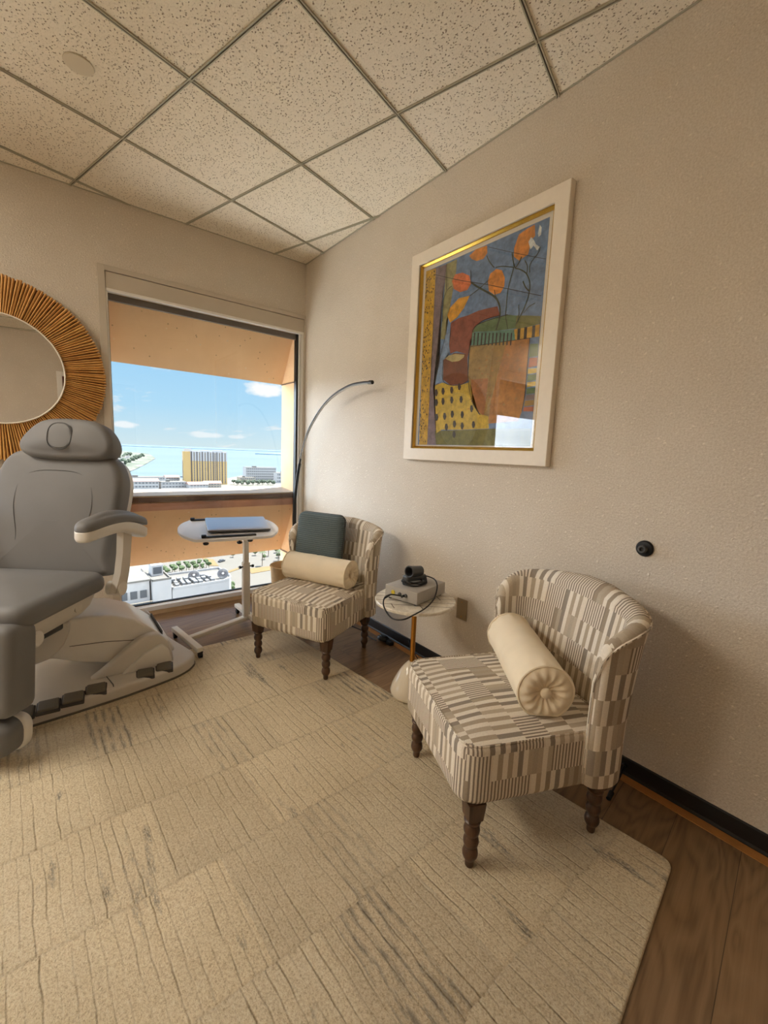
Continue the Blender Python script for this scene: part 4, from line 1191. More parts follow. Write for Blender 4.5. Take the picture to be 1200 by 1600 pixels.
for (cx, cy_, zb) in ((-1.100, -.872, .0101), (-1.152, -.500, 0.0), (-.672, -.715, 0.0), (-.682, -.295, 0.0)):
    c = W_(cx, cy_, 0)
    bm = B(); cyl(bm, c + Vector((-.010, 0, zb + .019)), c + Vector((.010, 0, zb + .019)), .019, n=24)
    w = obj('caster', bm, M['rubber'], t, smooth=40)
    bm = B(); box(bm, c.x - .014, c.x + .014, c.y - .010, c.y + .010, zb + .026, .050, .003); obj('caster_fork', bm, M['dgrey'], w, smooth=30)
lp = Vector(TRY)
t = thing('laptop', 'closed silver laptop lying on the tilted white tray by the window', 'laptop', TRY, math.radians(-9))
MLs = Matrix.Rotation(math.radians(8.5), 4, 'X') @ Matrix.Translation((.050, .008, 0)) @ Matrix.Rotation(math.radians(-3), 4, 'Z')
bm = B(); pad(bm, rrect(.192, .132, .012, 4), .0185, .028, .003, .002, 0, M=MLs, seg=3, rings=2); obj('base', bm, M['dgrey'], t, smooth=40)
bm = B(); pad(bm, rrect(.192, .132, .012, 4), .0285, .0355, .001, .002, 0, M=MLs, seg=3, rings=2); obj('lid', bm, M['laptop'], t, smooth=40)
for xx in (-.12, .12):
    for yy in (-.09, .09):
        bm = B(); cyl(bm, MLs @ Vector((xx, yy, .009)), MLs @ Vector((xx, yy, .019)), .007, n=10); obj('foot', bm, M['black'], t)

# ------------------------------------------------------------------ arc floor lamp
LX = -.118
t = thing('arc_floor_lamp', 'slim black arc floor lamp rising behind the chair in the window corner', 'floor lamp', (LX, -.20, 0))
arcp = [(-.165, .02), (-.10, .30), (-.070, .55), (-.067, .70), (-.098, .89), (-.140, 1.054), (-.202, 1.211), (-.304, 1.376), (-.478, 1.523), (-.656, 1.611), (-.858, 1.658), (-1.007, 1.664), (-1.095, 1.658)]
P3 = smooth_path([(0, y + .20, z) for y, z in arcp], 6)
i0 = next(i for i, p in enumerate(P3) if p.z > 1.085)
bm = B(); pad(bm, resample(rrect(.10, .11, .03, 6), 48), 0, .024, .002, .004, 0, M=Matrix.Translation((.0, .04, 0))); obj('base', bm, M['lamp'], t, smooth=40)
bm = B(); tube(bm, P3[:i0 + 1], .0125, 14); obj('lower_pole', bm, M['lamp_sheath'], t)
bm = B(); tube(bm, P3[i0:], .0085, 12); obj('arc_arm', bm, M['lamp'], t)
bm = B(); q = P3[i0 + 2:-2]; tube(bm, [p - Vector((0, .004, .0075)) if 1 else p for p in q], .006, 8); obj('light_strip', bm, M['diffuser'], t, label='pale strip along the underside of the arc')
bm = B(); d = (P3[-1] - P3[-2]).normalized(); cyl(bm, P3[-1] - d * .004, P3[-1] + d * .026, .0125, n=14); obj('end_cap', bm, M['black'], t)

# tan bin behind the far chair
t = thing('waste_bin', 'round tan bin standing on the floor behind the window chair', 'bin', (-.262, -.245, 0))
bm = B(); lathe(bm, [(.0001, 0), (.108, 0), (.112, .004), (.130, .292), (.133, .300), (.128, .303), (.124, .296), (.106, .012), (.0001, .010)], 48); obj('body', bm, M['basket'], t, smooth=50)
bm = B(); tube(bm, [Vector((.130 * math.cos(2 * PI * i / 48), .130 * math.sin(2 * PI * i / 48), .300)) for i in range(48)], .006, 8, True); obj('rim', bm, M['basket'], t)

# foot control with cord on the floor
t = thing('foot_switch', 'black round foot switch lying on the floor against the baseboard', 'foot switch', (-.075, -1.272, 0))
bm = B(); lathe(bm, [(.0001, 0), (.040, 0), (.043, .006), (.040, .020), (.034, .024), (.0001, .025)], 32, Matrix.Rotation(math.radians(18), 4, 'Y') @ Matrix.Translation((0, 0, .012))); obj('housing', bm, M['black'], t, smooth=40)
bm = B(); lathe(bm, [(.0001, .037), (.028, .037), (.027, .042), (.0001, .045)], 28, Matrix.Rotation(math.radians(18), 4, 'Y')); obj('button', bm, M['lamp_sheath'], t, smooth=40)
bm = B(); box(bm, -.004, .030, -.085, -.035, .001, .028, .006); obj('connector', bm, M['rubber'], t, smooth=40)
bm = B(); tube(bm, smooth_path([(-.035, .02, .010), (-.030, .10, .004), (-.015, .20, .004), (-.03, .30, .004), (-.05, .42, .004), (-.10, .55, .004)], 8), .0035, 8); obj('cord', bm, M['rubber'], t)
t = thing('power_cord', 'thin black cord hanging from the baseboard behind the brass table pole', 'cord', (-.012, -1.50, .05))
bm = B(); tube(bm, smooth_path([(.003, .05, .012), (-.012, .02, .006), (-.03, -.035, -.018), (-.06, -.13, -.044), (-.12, -.20, -.046), (-.20, -.235, -.046)], 8), .0034, 8); obj('cord_run', bm, M['rubber'], t)
bm = B(); cyl(bm, (-.20, -.235, -.043), (-.245, -.245, -.041), .0085, .0075, 12); obj('inline_connector', bm, M['black'], t)
# ------------------------------------------------------------------ treatment chair
CX, CY = -1.72, -.78
t = thing('treatment_chair', 'grey power treatment chair on a floor base beside the window', 'treatment chair', (CX, CY, 0))
TC = t
def wl(x, y): return Vector((x - CX, y - CY, 0))
BZ0 = RT
# base plate
ol = [(-1.142, -.915), (-1.165, -.965), (-1.212, -1.010), (-1.31, -1.050), (-1.58, -1.100), (-1.95, -1.125), (-2.35, -1.12), (-2.52, -1.06), (-2.60, -.95), (-2.60, -.62), (-2.52, -.48), (-2.35, -.43), (-1.40, -.43), (-1.28, -.45), (-1.230, -.52), (-1.200, -.66), (-1.160, -.82)]
olp = resample(smooth_path([wl(*p) for p in ol], 5, True), 120)
bm = B(); pad(bm, olp, BZ0, .072, .004, .016, .006, seg=5, rings=6)
base = obj('base', bm, M['shell'], t, smooth=50)
bm = B(); pad(bm, inset(olp, -.003), BZ0 - .002, BZ0 + .010, .001, .003, 0, seg=2, rings=2); obj('floor_skirt', bm, M['pedal'], t, smooth=40)
# seam across the base
bm = B(); tube(bm, [wl(-1.545, -1.088) + Vector((0, 0, .066)), wl(-1.545, -1.06) + Vector((0, 0, .0765)), wl(-1.565, -.95) + Vector((0, 0, .078))], .002, 6); obj('seam', bm, M['leather_d'], base)
def pedal(cx, cy, w, d, a):
    bm = B()
    Mx = Matrix.Translation(wl(cx, cy)) @ Matrix.Rotation(a, 4, 'Z') @ Matrix.Rotation(math.radians(7), 4, 'X')
    box(bm, -w / 2, w / 2, -d / 2, d / 2, .066, .086, .006, 3, M=Mx)
    p = obj('pedal', bm, M['pedal'], t, smooth=40)
    bm = B(); box(bm, -w / 2 - .006, w / 2 + .006, -d / 2 - .005, d / 2 + .005, .060, .0765, .004, 2, M=Mx)
    obj('pedal_well', bm, M['leather_d'], p, smooth=40)
for cx, cy, a in ((-1.612, -1.050, -.12), (-1.700, -1.078, -.12), (-1.788, -1.090, -.08), (-1.876, -1.096, -.05)): pedal(cx, cy, .074, .070, a)
for cx, cy, a in ((-1.402, -1.018, -.16), (-1.312, -1.000, -.20)): pedal(cx, cy, .070, .066, a)
# lift arm: side profile in x,z
prof = [(-1.235, .10), (-1.262, .165), (-1.330, .238), (-1.42, .318), (-1.52, .362), (-1.62, .378), (-1.70, .378), (-1.76, .362), (-1.83, .350), (-1.86, .30), (-1.85, .215), (-1.76, .195), (-1.66, .150), (-1.55, .115), (-1.40, .09)]
bm = B()
pr = [(x - CX, z) for x, z in prof]
prism(bm, pr, 'y', -.90 - CY, -.58 - CY, bevel=.014, seg=3)
obj('lift_arm', bm, M['shell_l'], t, smooth=35)
# round knuckle cover at the upper end of the arm, on the near face
bm = B(); pk = [(-1.690, .372), (-1.695, .32), (-1.72, .26), (-1.775, .205), (-1.86, .185), (-1.93, .20), (-1.95, .30), (-1.90, .375), (-1.80, .385)]
prism(bm, [(x - CX, z) for x, z in pk], 'y', -.915 - CY, -.60 - CY, bevel=.012, seg=3)
obj('arm_knuckle', bm, M['shell'], t, smooth=40)
bm = B(); tube(bm, [Vector((x - CX, -.9005 - CY, z)) for x, z in ((-1.70, .245), (-1.55, .232), (-1.40, .205))], .0016, 6); obj('arm_seam', bm, M['leather_d'], t)
bm = B(); box(bm, -1.30 - CX, -1.292 - CX, -.88 - CY, -.58 - CY, .195, .222, .003); obj('arm_slot', bm, M['leather_d'], t)
# triangular hump over the arm foot
bm = B()
hump = [(-1.640, .066), (-1.575, .108), (-1.480, .185), (-1.415, .232), (-1.360, .246), (-1.318, .236), (-1.282, .190), (-1.262, .120), (-1.256, .066)]
prism(bm, [(x - CX, z) for x, z in hump], 'y', -.965 - CY, -.905 - CY, bevel=.016, seg=3)
hh = obj('arm_cover', bm, M['shell'], t, smooth=40)
bm = B(); prism(bm, [(x - CX, z) for x, z in ((-1.505, .07), (-1.40, .155), (-1.315, .190), (-1.282, .150), (-1.266, .07))], 'y', -.982 - CY, -.955 - CY, bevel=.010, seg=3)
obj('cover_panel', bm, M['shell_l'], hh, smooth=40)
bm = B(); prism(bm, [(x - CX, z) for x, z in hump], 'y', -.575 - CY, -.515 - CY, bevel=.016, seg=3); obj('arm_cover', bm, M['shell'], t, smooth=40)

# upper part, turned towards the room: local x forward, y to the sitter's left
Fv = Vector((-.62, -.785, 0)).normalized(); Lv = Vector((-Fv.y, Fv.x, 0))
OX = Vector((-1.765, -.765, 0)) - Vector((CX, CY, 0))
TM = Matrix(((Fv.x, Lv.x, 0, OX.x), (Fv.y, Lv.y, 0, OX.y), (0, 0, 1, 0), (0, 0, 0, 1)))
# seat
bm = B()
so = rrect(.255, .300, .07, 8, .258, .01)
pad(bm, resample(so, 96), .522, .612, .030, .045, .022, M=TM, seg=6, rings=8, hfun=lambda x, y: -.02 * max(0, x - .12))
obj('seat', bm, M['leather'], t, smooth=70)
# under shell
bm = B()
loops = []
for z, hx, hy, cx in ((.385, .14, .16, .16), (.41, .20, .205, .20), (.45, .245, .245, .25), (.50, .262, .270, .272), (.525, .262, .272, .274)):
    loops.append([TM @ Vector((p.x, p.y, z + .005 - .03 * max(0, p.x - .12))) for p in resample(rrect(hx, hy, .08, 8, cx, 0), 72)])
loop_loft(bm, loops)
us = obj('seat_shell', bm, M['shell'], t, smooth=50)
bm = B(); lathe(bm, [(.0001, -.004), (.030, -.004), (.032, .004), (.026, .010), (.0001, .011)], 28, TM @ Matrix.Translation((.40, .262, .440)) @ Matrix.Rotation(-PI / 2, 4, 'X')); obj('pivot_cap', bm, M['shell_l'], us)
bm = B(); lathe(bm, [(.0001, -.004), (.022, -.004), (.023, .004), (.0001, .006)], 24, TM @ Matrix.Translation((.16, .258, .480)) @ Matrix.Rotation(-PI / 2, 4, 'X')); obj('pivot_cap', bm, M['shell'], us)
bm = B(); box(bm, .08, .24, -.13, .13, .34, .40, .012, 3, M=TM); obj('seat_mount', bm, M['dgrey'], t, smooth=40)
# backrest: outline in (y, s), s up the back
tilt = math.radians(12)
BM = TM @ Matrix.Translation((0.0, 0, .575)) @ Matrix.Rotation(-tilt, 4, 'Y') @ Matrix(((0, 0, 1, 0), (1, 0, 0, 0), (0, 1, 0, 0), (0, 0, 0, 1)))
bo = [(-.25, 0), (.25, 0), (.272, .10), (.296, .28), (.310, .42), (.302, .50), (.262, .575), (.19, .612), (0, .622), (-.19, .612), (-.262, .575), (-.302, .50), (-.310, .42), (-.296, .28), (-.272, .10)]
bo = resample(smooth_path([(a, b, 0) for a, b in bo], 5, True), 110)
bm = B(); pad(bm, bo, -.115, .0, .03, .035, .016, M=BM, seg=6, rings=8)
bk = obj('backrest', bm, M['leather'], t, smooth=70)
bm = B(); pad(bm, inset(bo, .012), -.165, -.085, .03, .01, .0, M=BM, seg=5, rings=3); obj('back_shell', bm, M['shell'], bk, smooth=60)
ip = [(-.185, .03), (-.165, .18), (-.190, .34), (-.170, .455), (-.105, .50), (0, .51), (.105, .50), (.170, .455), (.190, .34), (.165, .18), (.185, .03)]
bm = B(); tube(bm, [BM @ Vector((p.x, p.y, .016 * (1 - (math.hypot(p.x / .31, (p.y - .31) / .31)) ** 2) - .0012 + .0005)) for p in smooth_path([(a, b, 0) for a, b in ip], 6)], .0014, 6); obj('seam', bm, M['leather_d'], bk)
bm = B(); box(bm, .283, .289, .39, .425, -.040, -.008, .001, M=BM @ Matrix.Translation((.013, 0, -.008))); obj('tag', bm, M['black'], bk, label='small black fabric tag')
# headrest
HM = BM @ Matrix.Translation((.050, .668, .010))
ho = [(-.225, -.045), (-.19, -.088), (-.09, -.104), (.10, -.104), (.19, -.092), (.228, -.05), (.215, .01), (.165, .070), (.09, .094), (-.06, .096), (-.14, .074), (-.205, .010)]
ho = resample(smooth_path([(a, b, 0) for a, b in ho], 5, True), 90)
bm = B(); pad(bm, ho, -.085, .035, .035, .030, .018, M=HM, seg=6, rings=7)
hd = obj('headrest', bm, M['leather'], t, smooth=70)
ov = [(.058 * math.copysign(abs(math.cos(a)) ** .8, math.cos(a)) - .01, .064 * math.copysign(abs(math.sin(a)) ** .8, math.sin(a)) + .002, 0) for a in [2 * PI * i / 48 for i in range(48)]]
bm = B(); tube(bm, [HM @ Vector((p[0], p[1], .0515)) for p in ov], .0024, 6, True); obj('plug_seam', bm, M['leather_d'], hd)
bm = B(); pad(bm, [Vector(p) * .93 for p in ov], .040, .0522, .002, .004, .002, M=HM, seg=3, rings=4); obj('face_plug', bm, M['leather'], hd, smooth=60)
bm = B(); box(bm, -.06, .06, -.2, -.02, -.105, -.075, .006, M=HM); obj('headrest_bracket', bm, M['dgrey'], t, smooth=40)
# armrests
def armrest(s):
    AM = TM @ Matrix.Translation((.115, s * .405, .846)) @ Matrix.Rotation(math.radians(-5), 4, 'Y') @ Matrix.Scale(.86, 4, (1, 0, 0))
    o_ = resample(smooth_path([(a, b, 0) for a, b in ((-.245, -.03), (-.20, -.048), (.0, -.056), (.18, -.048), (.235, -.028), (.245, 0), (.235, .028), (.18, .048), (0, .056), (-.20, .048), (-.245, .03))], 4, True), 80)
    bm = B(); pad(bm, o_, .022, .060, .006, .026, .016, M=AM, seg=6, rings=6, hfun=lambda x, y: -.030 * max(0, (abs(x) / .245)) ** 2.2); a = obj('armrest', bm, M['leather'], t, smooth=60)
    bm = B(); pad(bm, o_, -.022, .026, .022, .004, .0, M=AM, seg=6, rings=3, hfun=lambda x, y: -.032 * max(0, (abs(x) / .245)) ** 2.2 - .018 * max(0, -x / .245)); obj('armrest_shell', bm, M['shell_l'], a, smooth=60)
    bm = B()
    pts = [(-.02, .50, .044), (-.025, .60, .036), (-.01, .70, .032), (.02, .835, .034)]
    loops = []
    for x, z, w in pts:
        loops.append([TM @ Vector((x + cx_ * w, s * (.325 + (z - .5) * .22) + cy_ * .016, z)) for cx_, cy_ in ((-1, -1), (1, -1), (1, 1), (-1, 1))])
    loop_loft(bm, loops)
    obj('armrest_support', bm, M['shell'], a, smooth=30)
    bm = B(); cyl(bm, TM @ Vector((-.02, s * .285, .515)), TM @ Vector((-.02, s * .352, .515)), .034, n=24); obj('armrest_hinge', bm, M['shell_l'], a, smooth=40)
armrest(1); armrest(-1)
# leg rest and foot rest
LM = TM @ Matrix.Translation((.515, .065, .532)) @ Matrix.Rotation(math.radians(-6), 4, 'Y') @ Matrix(((0, 0, 1, 0), (1, 0, 0, 0), (0, 1, 0, 0), (0, 0, 0, 1)))
bm = B(); pad(bm, resample(rrect(.240, .172, .045, 8, 0, -.155), 90), -.08, .045, .02, .035, .012, M=LM, seg=6, rings=7); lr = obj('leg_rest', bm, M['leather'], t, smooth=70)
bm = B(); pad(bm, resample(rrect(.20, .15, .045, 8, 0, -.150), 70), -.12, -.06, .02, .01, 0, M=LM, seg=4, rings=3); obj('leg_rest_shell', bm, M['shell'], lr, smooth=60)
bm = B(); pad(bm, resample(rrect(.225, .066, .05, 8, 0, -.410), 80), -.07, .050, .03, .045, .010, M=LM, seg=6, rings=6); fr = obj('foot_rest', bm, M['leather'], t, smooth=70)
bm = B(); pad(bm, resample(rrect(.232, .070, .05, 8, 0, -.410), 80), -.082, -.035, .02, .012, .0, M=LM, seg=4, rings=3); obj('foot_rest_shell', bm, M['shell_l'], fr, smooth=60)
# ------------------------------------------------------------------ city and bay outside, 20 floors down
GZ = -65.0
bm = B()
gp = [(-900, 30), (600, 30), (900, 900), (525, 1120), (403, 1060), (300, 915), (214, 905), (100, 985), (-300, 1150), (-900, 1400)]
prism(bm, gp, 'z', GZ - 1, GZ); struct('ground', bm, M['ground'])
bm = B(); prism(bm, [(-95, 14), (9, 14), (-8, 190), (-95, 190)], 'z', GZ, GZ + .3); struct('bounce_terrain', bm, M['bounce_ground'])  # unseen white ground, added to bounce sunlight up into the room
bm = B(); prism(bm, [(-14000, -200), (14000, -200), (22000, 24000), (-22000, 24000)], 'z', GZ - 3, GZ - 1.6); struct('sea', bm, M['water'])
bm = B(); prism(bm, [(470, 3900), (540, 3250), (430, 2440), (395, 2210), (262, 1620), (185, 1290), (134, 1091), (100, 1020), (-400, 1200), (-900, 3000), (-200, 4300)], 'z', GZ - 1.5, GZ + .4)
struct('land_spit', bm, M['spit'])
bm = B()
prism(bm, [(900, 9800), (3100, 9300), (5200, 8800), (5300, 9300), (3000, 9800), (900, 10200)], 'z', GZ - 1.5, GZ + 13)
struct('hills', bm, M['hazy_far_land'])
bm = B(); prism(bm, [(1750, 4450), (2150, 4250), (2700, 4150), (2700, 4500), (2100, 4650)], 'z', GZ - 1.5, GZ + 11); struct('land', bm, M['hazy_far_land'])

def building(name, label, loc, rz, group=None, cat='building'):
    return thing(name, label, cat, loc, rz, group)
# condominium tower
tw = math.hypot(69, 11.7)
ang = math.atan2(-11.7, 69)
t = building('apartment_tower', 'tall tan condominium tower with white upper floors standing by the bay', (213.4, 767.0, GZ), ang, cat='tower')
H = 57.5
bm = B(); box(bm, -tw / 2, tw / 2, 0, 24, 0, H * .70, 0); box(bm, -tw / 2, -tw / 2 + 11, -2.5, 24, 0, H * .97); obj('body', bm, M['tower_tan'], t, smooth=0)
bm = B(); box(bm, -tw / 2 + 11, tw / 2, 0, 24, H * .70, H - 1); obj('upper_floors', bm, M['tower_white'], t, smooth=0)
for q in ((-tw / 2 + 2, -tw / 2 + 14, 4, 20, H * .97, H + 3), (tw / 2 - 22, tw / 2 - 6, 5, 20, H - 1, H + 2), (-8, 8, 6, 20, H - 1, H + 1.2)):
    bm = B(); box(bm, *q); obj('penthouse', bm, M['tower_white'], t, smooth=0)
for i, x in enumerate((-22, -13.5, -5, 4, 12.5, 18.5, 27)):
    bm = B(); box(bm, x - .85, x + .85, -.35, .3, 2.0, 56)
    obj('balcony_bay', bm, M['bay_dark'], t, smooth=0)
for i, x in enumerate((-17.8, -9.2, -.5, 8.3, 15.5, 22.8, 32)):
    bm = B(); box(bm, x - .9, x + .9, -.15, .3, 2.0, 55)
    obj('window_column', bm, M['banded'], t, smooth=0)
# mid-distance blocks with clay roofs
def block(label, x, y, w, d, h, rz=0.0, roof='roof_tile', wall='bldg_white', nx=8, nf=3, group='low blocks between the tower and the ledge'):
    t = building('low_building', label, (x, y, GZ), rz, group)
    bm = B(); box(bm, -w / 2, w / 2, 0, d, 0, h); obj('wall', bm, M[wall], t, smooth=0)
    bm = B()
    if roof == 'roof_tile':
        prism(bm, [(-1, h), (d / 2, h + 3.5), (d + 1, h)], 'x', -w / 2 - 1, w / 2 + 1)
    else:
        box(bm, -w / 2, w / 2, 0, d, h, h + .6); box(bm, -w / 4, -w / 8, d * .3, d * .6, h, h + 3)
    obj('roof', bm, M[roof], t, smooth=0)
    for f in range(nf):
        zz = h * (f + .35) / nf
        bm = B(); box(bm, -w / 2 + 1, w / 2 - 1, -.25, .2, zz, zz + h / nf * .42)
        obj('window_band', bm, M['rhythm'], t, smooth=0)
    return t
block('white block with clay roof just above the ledge by the headrest', 97, 655, 44, 22, 15, -.05, nx=9)
block('long white block with flat roof left of the tower foot', 140, 660, 34, 20, 13, .04, 'roof_grey', nx=8)
block('white gabled house in front of the tan tower base', 168, 640, 26, 18, 11, .0, nx=6)
block('cream clay-roofed house at the tower foot', 196, 668, 24, 16, 10, -.1, 'roof_tile', 'bldg_cream', 6)
block('far flat-roofed row on the shore behind the white blocks', 118, 760, 60, 20, 13, .02, 'roof_grey', nx=11)
block('small clay-roofed house on the shore left of the tower', 168, 800, 22, 16, 10, .05, nx=5)
block('stepped white hotel block on the shore right of the tower', 345, 845, 62, 26, 26, -.12, 'roof_grey', 'bldg_white', 9, 5)
block('plain white hall with flat roof right of the trees by the fin', 372, 775, 46, 30, 19, -.2, 'roof_grey', 'bldg_white', 7, 3)
block('low white pavilion among the trees right of the tower', 300, 800, 30, 18, 9, 0, 'roof_grey', 'bldg_cream', 6, 2)
# bridge over the bay
t = building('road_bridge', 'thin grey road bridge crossing the water left of the tower', (160, 872, GZ), .0, cat='bridge')
bm = B(); box(bm, -70, 60, -3, 3, 5.5, 7.0); obj('deck', bm, M['bridge'], t, smooth=0)
for i in range(7):
    bm = B(); box(bm, -65 + i * 18, -63.4 + i * 18, -2, 2, -2, 5.6); obj('pier', bm, M['bridge'], t, smooth=0)

# near buildings below the window
def wins(bm, x0, x1, y, z, n, w, h, dy=.25):
    for i in range(n):
        c = x0 + (x1 - x0) * (i + .5) / n
        box(bm, c - w / 2, c + w / 2, y - dy, y + .2, z, z + h)
t = building('white_apartment_block', 'white stepped apartment block with balconies below at the window edge', (15.6, 131.5, GZ), .04)
bm = B(); box(bm, -9, 4.2, 0, 8.5, 0, 27); box(bm, -9, 4.2, -2.2, 0, 0, 20.3); box(bm, -9, 4.2, -3.6, -2.2, 0, 14); obj('wall', bm, M['bldg_white'], t, smooth=0)
bm = B(); box(bm, -9.3, 4.5, -.4, 8.8, 27, 27.5); box(bm, -9.2, 4.4, -2.6, .1, 20.3, 20.6); obj('roof', bm, M['roof_grey'], t, smooth=0)
for z in (22.2, 16.2, 10.2):
    bm = B(); yy = 0 if z > 21 else (-2.2 if z > 15 else -3.6); wins(bm, -8.5, 3.8, yy, z, 5, 1.7, 2.2); obj('glazing', bm, M['bay_glass'], t, smooth=0)
for z, yy in ((20.6, -2.4), (14.0, -3.8)):
    bm = B()
    for i in range(24): box(bm, -8.9 + i * .56, -8.75 + i * .56, yy, yy + .15, z, z + .95)
    box(bm, -9, 4.4, yy, yy + .18, z + .9, z + 1.05); obj('balcony_rail', bm, M['bldg_cream'], t, smooth=0)
t = building('white_tower_block', 'blank white block with a boxy roof structure beside the balconies', (22.8, 130.5, GZ), .04)
bm = B(); box(bm, -2.5, 2.6, 0, 15, 0, 26.8); obj('wall', bm, M['bldg_white'], t, smooth=0)
bm = B(); box(bm, -2.5, 2.6, 0, .3, 26.8, 27.4); box(bm, -2.5, -2.2, 0, 15, 26.8, 27.4); box(bm, 2.3, 2.6, 0, 15, 26.8, 27.4); box(bm, -2.2, 2.3, .3, 15, 26.8, 26.9); obj('roof', bm, M['roof_grey'], t, smooth=0)
bm = B(); box(bm, -1.4, 1.7, 5.5, 9.5, 26.9, 30.2); hs = obj('roof_house', bm, M['bldg_white'], t, smooth=0)
bm = B(); box(bm, -1.0, 1.3, 5.35, 5.6, 27.5, 29.6); obj('louver', bm, M['bay_glass'], hs, smooth=0)
t = building('round_ended_building', 'low white building with rounded end and crowded flat roof', (35.2, 131.0, GZ), .03)
ro = [(-9.6, 0), (4.6, 0)] + [(4.6 + 4.6 * math.sin(a), 4.6 - 4.6 * math.cos(a)) for a in [PI * k / 12 for k in range(1, 12)]] + [(4.6, 17), (-9.6, 17)]
ro = [(-9.6, 0), (5.5, 0), (7.6, .8), (8.9, 2.6), (9.4, 5.0), (9.4, 15.5), (-9.6, 16)]
bm = B(); prism(bm, ro, 'z', 0, 23.4); obj('wall', bm, M['bldg_white'], t, smooth=30)
bm = B(); prism(bm, ro, 'z', 23.4, 23.5); obj('roof', bm, M['roof_grey'], t, smooth=0)
bm = B()
for k in range(len(ro)):
    a, b = Vector(ro[k]).to_3d(), Vector(ro[(k + 1) % len(ro)]).to_3d()
    d = (b - a).normalized(); nn = Vector((-d.y, d.x, 0)) * .35
    loop_loft(bm, [[a + Vector((0, 0, 23.4)), a + nn + Vector((0, 0, 23.4)), a + nn + Vector((0, 0, 24.2)), a + Vector((0, 0, 24.2))], [b + Vector((0, 0, 23.4)), b + nn + Vector((0, 0, 23.4)), b + nn + Vector((0, 0, 24.2)), b + Vector((0, 0, 24.2))]])
obj('parapet', bm, M['bldg_white'], t, smooth=0)
for x in (-.5, 2.7, 5.6):
    bm = B(); wins(bm, x - 1.2, x + 1.2, 0 if x < 5 else .2, 15.6, 4, .42, 2.6, .3); obj('glazing', bm, M['bay_glass'], t, smooth=0)
# roof plant on it
rr = random.Random(21)
k = 0
for ix in range(7):
    for iy in range(3):
        x = -7.6 + ix * 1.7 + rr.uniform(-.2, .2); y = 2.2 + iy * 2.4 + rr.uniform(-.2, .2)
        t2 = tag(None or bpy.data.objects.new('roof_unit', None), 'boxy grey air unit standing on the crowded roof of the round-ended building', 'roof unit', 'air units on the crowded roof')
        a = .03
        t2.location = (35.2 + x * math.cos(a) - y * math.sin(a), 131.0 + x * math.sin(a) + y * math.cos(a), GZ + 23.5); t2.rotation_euler = (0, 0, .03)
        link(t2)
        w, d, h = rr.uniform(.45, .62), rr.uniform(.7, 1.0), rr.uniform(.8, 1.5)
        bm = B(); box(bm, -w, w, -d, d, .15, h, .06, 1); obj('cabinet', bm, M['unit'], t2, smooth=0)
        bm = B(); box(bm, -w * .8, w * .8, -d * .8, d * .8, 0, .16); obj('feet', bm, M['bay_dark'], t2, smooth=0)
def fan(label, x, y, z, r):
    t = thing('roof_fan', label, 'roof fan', (x, y, z), .0, 'round slatted fans on the crowded roof')
    q = Vector((-.25, -.8, .55)).normalized().to_track_quat('Z', 'Y').to_matrix().to_4x4()
    Mx = Matrix.Translation((0, 0, r * .95)) @ q
    bm = B(); lathe(bm, [(.0001, -.25), (r * .96, -.2), (r, -.05), (r * .96, 0), (.0001, .0)], 32, Mx); obj('disc', bm, M['unit'], t, smooth=30)
    bm = B()
    for i in range(22):
        box(bm, r * .25, r * .95, -.05, .05, .0, .10, M=Mx @ Matrix.Rotation(2 * PI * i / 22, 4, 'Z'))
    obj('slats', bm, M['bay_dark'], t, smooth=0)
    bm = B(); lathe(bm, [(.0001, 0), (r * .24, 0), (r * .2, .2), (.0001, .22)], 20, Mx); obj('hub', bm, M['bldg_white'], t, smooth=30)
    bm = B(); cyl(bm, (0, .3, 0), (0, .1, r * .9), .16, n=8); obj('post', bm, M['bay_dark'], t)
fan('round slatted fan at the rounded end of the crowded roof', 41.6, 134.6, GZ + 23.5, 1.75)
fan('round slatted fan in the middle of the crowded roof', 33.4, 137.5, GZ + 23.5, 1.7)
# road, lawn patches, car
bm = B(); prism(bm, [(30, 120), (140, 120), (200, 330), (46, 330)], 'z', GZ, GZ + .05); struct('pavement', bm, M['asphalt'])
def patch(label, pts):
    c = sum((Vector(p) for p in pts), Vector((0, 0))) / len(pts)
    bm = B(); prism(bm, [(p[0] - c.x, p[1] - c.y) for p in pts], 'z', .06, .25)
    o = obj('grass_island', bm, M['gravel'], None, 0); o.location = (c.x, c.y, GZ); tag(o, label, 'traffic island', 'dry grass islands in the car park')
patch('dry tan grass island beside the row of trees', [(68.0, 258), (72.5, 250), (70.6, 234), (66.2, 238)])
patch('long dry grass island behind the table post', [(82, 221), (94, 220), (95.5, 212.5), (80.5, 211)])
patch('narrow dry grass strip between the road lanes', [(70.5, 221), (79, 226), (79.5, 223.5), (71, 218.5)])
t = thing('parked_car', 'dark car parked beyond the tan grass island', 'car', (75.0, 243.0, GZ), .5)
bm = B(); box(bm, -2.2, 2.2, -.9, .9, .3, .9, .15, 2); obj('body', bm, M['car'], t)
bm = B(); box(bm, -1.2, 1.0, -.8, .8, .88, 1.45, .2, 2); obj('cabin', bm, M['bay_glass'], t)
for sx in (-1.4, 1.4):
    for sy in (-.8, .8):
        bm = B(); cyl(bm, (sx, sy - .12, .33), (sx, sy + .12, .33), .33, n=14); obj('wheel', bm, M['rubber'], t)

